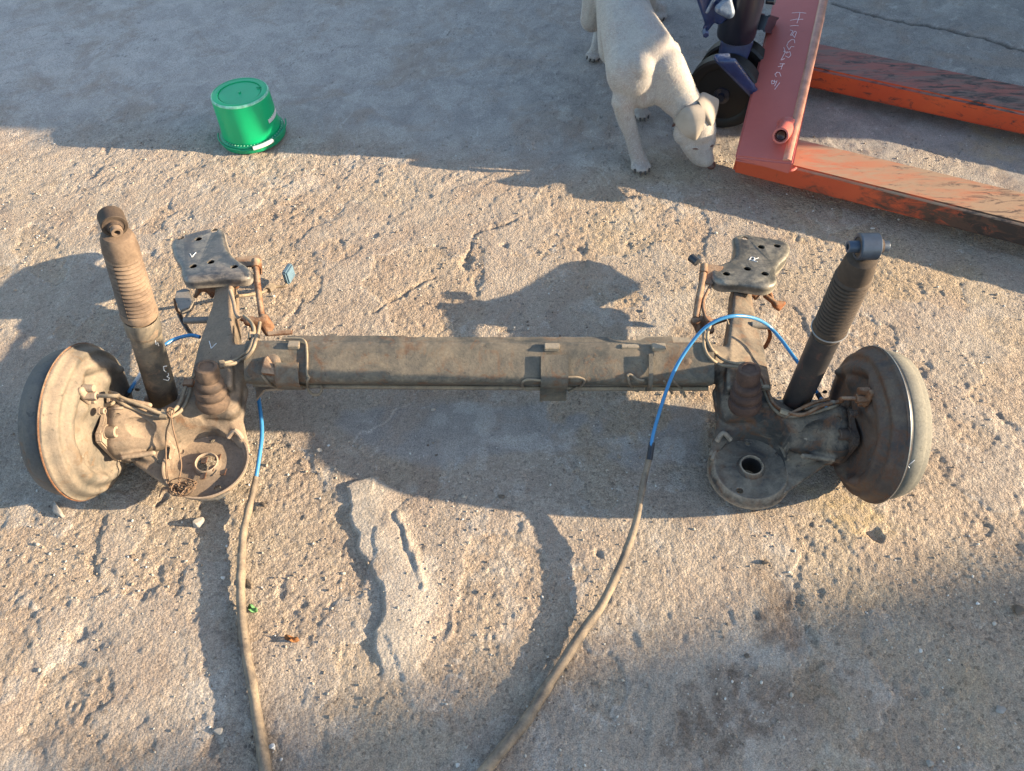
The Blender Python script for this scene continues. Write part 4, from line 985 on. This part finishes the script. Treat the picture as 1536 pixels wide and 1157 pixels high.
# yoke and pump
mid = (wc+wc2)*.5; pc = UY(1103, 55, mid.y+.01); pz = pc.z
pcx = Vector((pc.x, pc.y, pz))
organic('yoke', [hull([(pcx+Vector((-.034, -.022, .0)), .004), (pcx+Vector((.034, -.022, .0)), .004), (pcx+Vector((-.034, -.03, -.045)), .004), (pcx+Vector((.026, -.03, -.05)), .004)]),
                 hull([(pcx+Vector((-.03, -.03, -.048)), .005), (pcx+Vector((.022, -.03, -.052)), .005), (mid+Vector((0, 0, .035)), .014)])], M['bluepaint'], pt, .003, 3)
organic('fork_link', [hull([(U(1078, 92, .20), .006), (U(1100, 92, .20), .007), (U(1146, 158, .085), .010)]), hull([(U(1075, 86, .205), .007), (U(1092, 84, .205), .006)])], M['bluepaint'], pt, .003, 2)
pump = part('pump_cylinder', lathe([(0, -.006), (.030, -.006), (.041, .0), (.043, .008), (.043, .26), (.030, .27), (.014, .275), (.014, .36), (0, .36)], pcx, Z, 40), M['pump'], pt)
organic('pump_valve', [hull([(pcx+Vector((-.035, -.02, .075)), .014), (pcx+Vector((-.075, -.02, .085)), .012), (pcx+Vector((-.05, -.02, .05)), .012)]),
                       hull([(pcx+Vector((-.072, -.02, .045)), .010), (pcx+Vector((-.06, -.02, .08)), .012), (pcx+Vector((-.10, -.015, .11)), .016)]),
                       hull([(pcx+Vector((-.075, -.02, .030)), .008), (pcx+Vector((-.06, -.02, .06)), .009)]),
                       cyl(pcx+Vector((-.05, -.05, .085)), pcx+Vector((-.05, -.02, .085)), .010, 12)], M['bluepaint'], pt, .0025, 3)
organic('valve_lever', [hull([(pcx+Vector((-.062, -.045, .085)), .010), (pcx+Vector((-.038, -.045, .075)), .012), (pcx+Vector((-.045, -.04, .10)), .008)]), hull([(pcx+Vector((-.085, -.04, .075)), .004), (pcx+Vector((-.070, -.04, .12)), .004)])], M['greypaint'], pt, .0022, 2)
part('bolt', cyl(pcx+Vector((-.078, -.028, .028)), pcx+Vector((-.078, -.045, .026)), .007, 6), M['bluepaint'], pt)
part('bolt', cyl(pcx+Vector((.046, -.01, .085)), pcx+Vector((.062, -.02, .088)), .007, 10), M['pump'], pt)
ba = UY(1140, 33, mid.y+.02); 
b1_ = U(1152, 36, .168); bd = (b1_-ba).normalized(); sidev = bd.cross(Z).normalized()
part('cross_bar', boxm((ba+b1_)*.5, (bd, sidev, bd.cross(sidev)), ((b1_-ba).length*.5+.004, .016, .015), .003), M['pump'], pt)
# tow handle above the pump, outside the picture
h0 = pcx+Vector((0, .02, .30)); h1 = pcx+Vector((-.10, .50, 1.02))
part('tow_handle', join(tube([h0, h1], .014, 12, 1), tube([h1, h1+Vector((-.11, .02, .06)), h1+Vector((-.10, .05, .20)), h1+Vector((.10, .05, .20)), h1+Vector((.11, .02, .06)), h1], .011, 10, 5)), M['frame'], pt)

# ================================================================ BUCKET (upside down)
bc = Vector((-.612, 1.590, 0)); BS = .93; bk = thing('green_bucket', (bc.x, bc.y, 0), 'small green plastic bucket standing upside down on the concrete', 'bucket')
bax = Vector((-.035, .03, 1)).normalized(); bo = Vector((bc.x, bc.y, .004)); BH = .118
part('bucket_shell', lathe([(0, BH-.003), (.050, BH-.003), (.0505, BH-.0045), (.0525, BH-.0045), (.053, BH-.0015), (.066, BH-.0005), (.0685, BH-.002), (.0695, BH-.006), (.0715, .05), (.0735, .012), (.0715, .012), (.069, BH-.012), (0, BH-.012)], bo, bax, 72), M['green'], bk)
part('worn_or_sunlit_edge', lathe([(.0665, BH+.0002), (.0690, BH-.0016), (.0698, BH-.0055), (.0685, BH-.006), (.066, BH-.002)], bo, bax, 72, close=True), M['scuff'], bk)
part('base_nub', lathe([(0, BH), (.003, BH), (.0035, BH-.004)], bo, bax, 16), M['green'], bk)
part('base_notch', boxm(bo+bax*BH+Vector((.044, .018, 0)), (Vector((1, .05, .03)), YY, bax), (.006, .001, .0015), .0005), M['greenrim'], bk)
rim = [(.0725, .017), (.078, .0165), (.0808, .0145), (.0815, .000), (.080, -.003), (.076, -.003), (.076, .010), (.0725, .010)]
part('rim_band', lathe(rim, bo+Vector((.002, -.002, .002)), Vector((-.07, .02, 1)), 72, close=True), M['greenrim'], bk)
for k in range(26):
    a = 3.9+k*.11
    p = bo+Vector((.002, -.002, .002))+Vector((math.cos(a)*.0755, math.sin(a)*.0755, .0182+math.cos(a)*.0052))
    part('rim_tooth', boxm(p, (Vector((math.cos(a), math.sin(a), 0)), Vector((-math.sin(a), math.cos(a), 0)), Z), (.0016, .0008, .0012), .0003, 1), M['scuff'], bk)
hp = []
for k in range(25):
    a = -3.0+k*(3.35/24); hp.append(bo+Vector((math.cos(a)*(.0845+.004*max(0, math.cos(a+.6))), math.sin(a)*.0845, .012+.016*max(0, math.cos(a)))))
part('handle', tube(hp, .0020, 8, 2), M['greenrim'], bk)
part('handle_grip', tube([bo+Vector((math.cos(a)*.0875, math.sin(a)*.0865, .016+.010*math.cos(a))) for a in np.linspace(-1.32, -.72, 8)], .0052, 10, 1), M['white'], bk)
V = []; Fs = []
for i in range(9):
    a = -.52+i*.105
    for j in range(2):
        hh = .055+j*.045; rr = .0722-.0008*(hh-.05)/.012
        V.append(bo+bax*hh+Vector((math.cos(a)*rr, math.sin(a)*rr, 0)))
for i in range(8): Fs.append((i*2, i*2+2, i*2+3, i*2+1))
part('paper_label', (V, Fs), M['white'], bk)
for ch_ in bk.children: ch_.data.transform(Matrix.Diagonal((BS, BS, BS, 1)))

# ================================================================ DOG
dg_ = thing('dog', (U(975, 180).x, U(975, 180).y+.08, 0), 'cream short-haired puppy sniffing the ground beside the pallet truck', 'dog')
def E(px, py, z): return U(px, py, z)
sol = []
chest = E(952, 108, .195); with_ = E(978, 78, .232); mid_ = E(944, 45, .215); hip = E(925, -28, .215); belly = E(930, 70, .16)
sol.append(hull([(chest, .060), (with_, .048), (mid_, .062)], 3))
sol.append(hull([(mid_, .062), (belly, .050), (hip, .052)], 3))
sol.append(hull([(hip, .054), (E(900, -10, .18), .045), (E(945, -15, .19), .045)], 3))
# shoulders
shl = E(946, 128, .175); shr = E(1002, 80, .195)
sol.append(hull([(shl, .034), (E(962, 100, .225), .028), (chest, .05)], 3))
sol.append(hull([(shr, .027), (with_, .034), (E(995, 110, .17), .030)], 3))
sol.append(hull([(E(965, 130, .165), .045), (E(990, 120, .17), .04)], 3))
# left foreleg (towards the camera)
el = E(934, 152, .145); kn = E(949, 208, .062)
sol.append(hull([(shl, .032), (el, .025)], 2)); sol.append(hull([(el, .024), (E(938, 175, .11), .0205)], 2)); sol.append(hull([(E(938, 175, .11), .0205), (kn, .0165)], 2))
paw = Vector((.290, 1.470, .012)); sol.append(hull([(kn, .0165), (E(956, 236, .024), .0165)], 2))
def pawmk(p, d, wdt=.0128):
    d = Vector(d).normalized(); sd_ = Vector((d.y, -d.x, 0)); cl = []
    sol.append(hull([(p-d*.016+Z*.008, .017), (p+Z*.004, .017)], 2))
    for k, (o_, f_) in enumerate(((-1.5, .014), (-.52, .025), (.52, .025), (1.5, .014))):
        q = p+sd_*o_*wdt*.82+d*f_
        sol.append(hull([(p+sd_*o_*wdt*.55, .0095), (q-Z*.0015, .0080)], 2)); 
        cl.append((q+d*.006-Z*.001, q+d*.013-Z*.006))
    return cl
claws = pawmk(paw, (.10, -1, 0))
# right foreleg, mostly behind the chest and head
rp = E(961, 168, .012); sol.append(hull([(E(985, 118, .16), .030), (E(968, 140, .09), .019)], 2)); sol.append(hull([(E(968, 140, .09), .019), (rp+Z*.02+YY*.01, .015)], 2))
claws2 = pawmk(rp+YY*.006, (.05, -1, 0))
# hind legs
for hpx, kx, hk, pw in ((E(900, -8, .19), E(888, 30, .125), E(903, 30, .06), E(893, 80, .012)), (E(955, -20, .19), E(968, 10, .12), E(965, -5, .06), E(990, 20, .012))):
    sol.append(hull([(hpx, .042), (kx, .030)], 2)); sol.append(hull([(kx, .026), (hk, .017)], 2)); sol.append(hull([(hk, .016), (pw+Z*.012, .014)], 2)); claws2 += pawmk(pw, (-.35, -1, 0))
# neck and head
n0 = E(1000, 100, .215); n1 = E(1022, 140, .165); hd = E(1040, 178, .118); hd2 = E(1046, 192, .098)
sol.append(hull([(with_, .036), (n0, .038)], 3)); sol.append(hull([(n0, .038), (E(990, 135, .165), .032), (n1, .032)], 3)); sol.append(hull([(n1, .032), (hd, .034)], 3)); sol.append(hull([(E(992, 138, .160), .026), (hd, .026)], 3))
sol.append(hull([(hd, .0415), (hd2, .0395)], 3)); 
sol.append(hull([(E(1028, 200, .088), .0265), (E(1057, 198, .092), .025), (hd2, .036)], 3))
st0 = E(1050, 216, .066); ns = E(1063, 244, .030)
sol.append(hull([(E(1039, 212, .070), .029), (E(1059, 211, .072), .022), (E(1048, 234, .038), .0205)], 3))
sol.append(hull([(st0, .022), (E(1060, 240, .034), .0165), (E(1049, 238, .032), .0165)], 3))
def thin(me_): wob(me_, .0008, .03, 5)
body = organic('body', sol, M['dog'], dg_, .0038, 7, disp=thin)
# tail
part('tail', tube([E(906, -20, .22), E(890, -12, .19), E(884, 8, .16), E(884, 30, .13), E(888, 46, .11)], [.014, .012, .009, .006, .003], 12, 6), M['dog'], dg_)
cl = [cyl(a, b, .0030, 8, r2=.0014) for a, b in claws]
for a, b in claws: part('claw', cyl(a, b, .0030, 8, r2=.0014), M['claw'], dg_)
for a, b in claws2: part('claw', cyl(a, b, .0030, 8, r2=.0014), M['claw'], dg_)
part('nose', ell(E(1067, 248, .024), (Vector((1, .1, 0)), Vector((0, 1, .3)), Z), (.0105, .0085, .0085)), M['nose'], dg_)
# ears: folded flaps
def flap(name, rows, th=.0022, crease=None):
    V = []; Fs = []; n = len(rows[0])
    R_ = []
    for r_ in rows: R_.append(spline([Vector(p) for p in r_], 4))
    cols = list(zip(*R_)); C2 = [spline(list(c), 4) for c in cols]; G = list(zip(*C2))
    nr, nc = len(G), len(G[0])
    for sgn in (0, 1):
        for i in range(nr):
            for j in range(nc):
                a = G[min(i+1, nr-1)][j]-G[max(i-1, 0)][j]; b = G[i][min(j+1, nc-1)]-G[i][max(j-1, 0)]; nn = a.cross(b).normalized()
                V.append(G[i][j]+nn*(th*sgn))
    o_ = nr*nc
    for i in range(nr-1):
        for j in range(nc-1):
            k = i*nc+j; Fs.append((k, k+nc, k+nc+1, k+1)); Fs.append((o_+k, o_+k+1, o_+k+nc+1, o_+k+nc))
    B = [i*nc for i in range(nr)]+[(nr-1)*nc+j for j in range(1, nc)]+[i*nc+nc-1 for i in range(nr-2, -1, -1)]+[j for j in range(nc-2, 0, -1)]
    for a, b in zip(B, B[1:]+B[:1]): Fs.append((a, b, b+o_, a+o_))
    o = part(name, (V, Fs), M['ear'], dg_, angle=80)
    bm3 = bmesh.new(); bm3.from_mesh(o.data); bmesh.ops.recalc_face_normals(bm3, faces=bm3.faces); bm3.to_mesh(o.data); bm3.free(); o.data.shade_smooth()
    return o
# short coat: fine hairs lying towards the tail
def coat(n):
    me_ = body.data; me_.calc_loop_triangles(); T = np.array([t_.vertices[:] for t_ in me_.loop_triangles]); vc = np.array([v_.co[:] for v_ in me_.vertices])
    A, B, C_ = vc[T[:, 0]], vc[T[:, 1]], vc[T[:, 2]]; cr_ = np.cross(B-A, C_-A); ar = np.linalg.norm(cr_, axis=1); nr_ = cr_/ar[:, None]
    pick = rng.choice(len(T), n, p=ar/ar.sum()); u_, v_ = rng.random(n), rng.random(n); k_ = u_+v_ > 1; u_[k_] = 1-u_[k_]; v_[k_] = 1-v_[k_]
    p = A[pick]*(1-u_-v_)[:, None]+B[pick]*u_[:, None]+C_[pick]*v_[:, None]; nn = nr_[pick]
    fl = np.array([-.25, .75, -.45])+rng.normal(0, .16, (n, 3)); fl -= nn*(fl*nn).sum(1)[:, None]; fl /= np.linalg.norm(fl, axis=1)[:, None]+1e-9
    L_ = rng.uniform(.0035, .0065, n)[:, None]; sd_ = np.cross(fl, nn)*.00030
    P0 = p-sd_; P1 = p+sd_; P2_ = p+fl*L_+nn*L_*.22
    V_ = np.stack([P0, P1, P2_], 1).reshape(-1, 3); m2 = bpy.data.meshes.new('fur'); m2.vertices.add(3*n); m2.vertices.foreach_set('co', V_.astype(np.float32).ravel())
    m2.loops.add(3*n); m2.loops.foreach_set('vertex_index', np.arange(3*n, dtype=np.int32)); m2.polygons.add(n); m2.polygons.foreach_set('loop_start', np.arange(n, dtype=np.int32)*3); m2.update(calc_edges=True)
    o = bpy.data.objects.new('fur', m2); COL.objects.link(o); o.parent = dg_; m2.materials.append(M['hair']); o['kind'] = 'stuff'; return o
coat(60000)
# eyes (narrow, half closed) laid on the head surface
def onbody(px, py):
    bmx = bmesh.new(); bmx.from_mesh(body.data); bmx.transform(Matrix.Translation(dg_.location)); b = BVHTree.FromBMesh(bmx); bmx.free()
    loc, nor, _, _ = b.ray_cast(_c, ray(px, py).normalized()); return loc, nor
def onb(px, py, k, z=.13):
    loc, nor = onbody(px, py); return loc+nor*k if loc is not None else U(px, py, z)
flap('ear', [[onb(*q) for q in rw] for rw in (
    [(1018, 186, -.002), (1025, 170, -.002), (1041, 162, -.002)], [(1014, 181, .005), (1026, 162, .009), (1046, 160, .007)],
    [(1022, 186, .012), (1036, 172, .017), (1053, 173, .012)], [(1031, 199, .010), (1042, 192, .014), (1052, 186, .011)], [(1041, 207, .005), (1043, 207, .006), (1045, 206, .005)])])
flap('ear', [[E(*q) for q in rw] for rw in ([(1044, 164, .150), (1049, 150, .150), (1060, 148, .140)], [(1046, 152, .165), (1054, 140, .165), (1070, 147, .152)],
    [(1052, 162, .160), (1061, 156, .160), (1077, 151, .145)], [(1057, 174, .145), (1065, 173, .145), (1075, 166, .136)], [(1065, 187, .124), (1067, 188, .124), (1070, 184, .124)])])
for (px, py, dx) in ((1043, 223, 1), ):
    loc, nor = onbody(px, py)
    if loc is not None:
        a = (Vector((1, -.1, 0))-nor*nor.x).normalized(); part('eye', ell(loc-nor*.0008, (a, nor.cross(a), nor), (.0085, .0030, .0026)), M['eye'], dg_)
        part('eyelid', tube([loc+a*-.009+nor*.0002, loc+nor.cross(a)*.0035+nor*.0006, loc+a*.009+nor*.0002], .0014, 8, 6), M['dog'], dg_)
loc, nor = onbody(1068, 219)
if loc is not None: part('eye', ell(loc, (Z, nor.cross(Z), nor), (.003, .005, .002)), M['eye'], dg_)
loc, nor = onbody(1012, 186)
if loc is not None: part('ear_opening', ell(loc, (Vector((.4, -.3, 1)), nor.cross(Z), nor), (.010, .005, .003)), M['nose'], dg_)

# ================================================================ SMALL THINGS ON THE GROUND
def rock(px, py, size, m, name, label, cat='stone', flat=.6, seed=0, pts=None, group=None, ang=0):
    r_ = random.Random(seed); c = U(px, py); z0 = gz(c.x, c.y)
    bm = bmesh.new()
    if pts:
        for (x, y) in pts:
            q = U(x, y)
            bm.verts.new((q.x, q.y, z0-.002)); bm.verts.new(((q.x-c.x)*.85+c.x, (q.y-c.y)*.85+c.y, z0+size*r_.uniform(.5, 1.0)))
    else:
        for k in range(14):
            v = Vector((r_.gauss(0, 1), r_.gauss(0, 1), r_.gauss(0, 1))).normalized()
            bm.verts.new((c.x+v.x*size*r_.uniform(.75, 1.1), c.y+v.y*size*r_.uniform(.6, 1), z0+size*flat*.45+v.z*size*flat))
    r2 = bmesh.ops.convex_hull(bm, input=bm.verts)
    bmesh.ops.delete(bm, geom=list({g for g in r2['geom_interior']+r2['geom_unused'] if isinstance(g, bmesh.types.BMVert)}), context='VERTS')
    bmesh.ops.bevel(bm, geom=list(bm.edges), offset=size*.12, segments=1, affect='EDGES', clamp_overlap=True)
    me = bpy.data.meshes.new(name); bm.to_mesh(me); bm.free()
    o = link_mesh(name, me, m, None, angle=25); o.data.transform(Matrix.Translation((-c.x, -c.y, 0))); o.location = (c.x, c.y, 0)
    return tag(o, label, cat, group)
rock(87, 765, .011, M['stone'], 'stone_shard', 'pointed pale stone shard just below the left brake drum', seed=1, pts=[(80, 770), (85, 753), (90, 762), (98, 776), (94, 778)])
rock(297, 783, .012, M['stone'], 'stone_shard', 'pale stone chip below the left spring seat, left of the hose', seed=2, pts=[(289, 790), (292, 782), (306, 775), (308, 781), (298, 792)])
rock(395, 757, .007, M['stoned'], 'pebble', 'small flat brown stone chip right of the left hose, near the blue cable', seed=3, pts=[(388, 754), (394, 752), (401, 757), (396, 760)])
rock(376, 878, .009, M['stoned'], 'pebble', 'dark brown pebble touching the right side of the left hose', seed=4, pts=[(368, 868), (372, 867), (380, 878), (378, 884), (369, 880)])
rock(409, 1121, .005, M['white'], 'white_chip', 'white chip right of the left hose near the bottom edge', seed=5)
rock(330, 1099, .007, M['stone'], 'pebble', 'pale flat pebble left of the left hose near the bottom', seed=6, pts=[(318, 1098), (328, 1092), (336, 1092), (336, 1100), (330, 1104)])
rock(340, 819, .0025, M['white'], 'white_chip', 'tiny white chip in the shadow of the left hose', seed=7)
rock(244, 815, .003, M['stone'], 'pebble', 'tiny pale pebble left of the hose shadow', seed=17)
rock(1528, 916, .011, M['stoned'], 'pebble', 'dark round pebble at the right edge of the ground', seed=8, flat=.7)
rock(1502, 1065, .009, M['stone'], 'pebble', 'pale flat pebble near the bottom right corner', seed=9, flat=.4)
rock(1467, 905, .0035, M['white'], 'white_chip', 'tiny white chip left of the dark round pebble', seed=10)
rock(1148, 848, .008, M['stoned'], 'pebble', 'dark chip on sunlit ground below the right spring seat', seed=11, flat=.5)
rock(988, 677, .0055, M['stone'], 'pebble', 'small pebble beside the lower end of the right blue cable', seed=12)
rock(852, 645, .005, M['stone'], 'pebble', 'pale pebble in the shadow below the beam strap', seed=13)
rock(752, 746, .006, M['stoned'], 'pebble', 'dark pebble in the shadow, straight below the middle of the beam', seed=14)
rock(478, 675, .007, M['stone'], 'pebble', 'pink pale pebble at the left tip of the big shadow', seed=15)
rock(650, 613, .007, M['stone'], 'pebble', 'pale flat stone close under the lower rod', seed=16, flat=.5)
rock(493, 668, .003, M['white'], 'white_chip', 'tiny white chip right of the pink pale pebble', seed=18)
rock(1395, 1145, .006, M['stone'], 'pebble', 'pale pebble at the bottom edge in the lower right shade', seed=19)
rock(1120, 985, .0045, M['stoned'], 'pebble', 'dark pebble left of the upper brown stain', seed=20)
rock(1058, 690, .004, M['stone'], 'pebble', 'small grey pebble just left of the right spring seat', seed=21)
# leaves
def leaf(px, py, r_, m, name, label, seed):
    c = U(px, py); z0 = gz(c.x, c.y)+.001; rr = random.Random(seed); V = [Vector((0, 0, .003))]; Fs = []
    n = 16
    for ring, k in ((1, .55), (2, 1.0)):
        for i in range(n):
            a = 2*math.pi*i/n; q = r_*k*rr.uniform(.88, 1.06)*(1+.35*math.cos(2*a+seed)) if ring == 2 else r_*k
            V.append(Vector((math.cos(a)*q, math.sin(a)*q*.55, .001+(.004*math.sin(3*a+seed)+rr.uniform(0, .003))*k)))
    for i in range(n):
        j = (i+1) % n; Fs += [(0, 1+i, 1+j), (1+i, 1+n+i, 1+n+j, 1+j)]
    me = mesh_from((V, Fs)); o = link_mesh(name, me, m, None); o.location = (c.x, c.y, z0)
    sm_ = o.modifiers.new('s', 'SOLIDIFY'); sm_.thickness = .0006
    return tag(o, label, 'leaf')
leaf(438, 960, .009, M['leafo'], 'dry_leaf', 'crumpled orange dry leaf on the ground right of the left hose', 1)
leaf(379, 914, .008, M['leafg'], 'green_leaf', 'small green leaf scrap right beside the left hose', 2)

# loose grit: nobody could count it
G = []; bmg = bmesh.new(); bmesh.ops.create_icosphere(bmg, subdivisions=1, radius=1); gv = np.array([v.co[:] for v in bmg.verts]); gf = np.array([[v.index for v in f.verts] for f in bmg.faces]); bmg.free()
ng = 9000
gx = rng.uniform(-1.3, 1.3, ng*3); gy = rng.uniform(.15, 1.6, ng*3)
dens = ss(.45, .62, fbm(gx, gy, .10, 3, 301)); keep = rng.random(ng*3) < dens*.9+.08; gx = gx[keep][:ng]; gy = gy[keep][:ng]; ng = len(gx)
sz = .0008+.0015*rng.random(ng)**3+.0016*(rng.random(ng) < .02)
iy = np.clip(np.searchsorted(ys, gy), 1, ny-1); ix = np.clip(np.searchsorted(xs, gx), 1, nx-1); gzv = gh[iy, ix]
an = rng.uniform(0, 6.28, ng); jit = rng.uniform(.65, 1.2, (ng, len(gv), 1))
base = gv[None]*jit*sz[:, None, None]*np.array([1.2, .9, .8]); ca, sa = np.cos(an)[:, None], np.sin(an)[:, None]
vx = base[..., 0]*ca-base[..., 1]*sa+gx[:, None]; vy = base[..., 0]*sa+base[..., 1]*ca+gy[:, None]; vz = base[..., 2]+gzv[:, None]+sz[:, None]*.3
co = np.stack([vx, vy, vz], -1).reshape(-1, 3); fa = (gf[None]+(np.arange(ng)*len(gv))[:, None, None]).reshape(-1, 3)
me = bpy.data.meshes.new('grit'); me.vertices.add(len(co)); me.vertices.foreach_set('co', co.astype(np.float32).ravel())
me.loops.add(fa.size); me.loops.foreach_set('vertex_index', fa.astype(np.int32).ravel()); me.polygons.add(len(fa)); me.polygons.foreach_set('loop_start', (np.arange(len(fa))*3).astype(np.int32)); me.update(calc_edges=True)
m, t, b = nt('grit'); gi = N(t, 'ShaderNodeNewGeometry')
cr = ramp(t, gi.outputs['Random Per Island'], [(0, g4((.12, .09, .07))), (.35, g4((.30, .24, .18))), (.8, g4((.46, .39, .31))), (.95, g4((.6, .56, .5)))])
t.links.new(cr.outputs[0], b.inputs['Base Color']); b.inputs['Roughness'].default_value = .9
tag(link_mesh('grit', me, m, None, smooth=False), 'loose sandy grit scattered over the worn concrete', 'grit', kind='stuff')
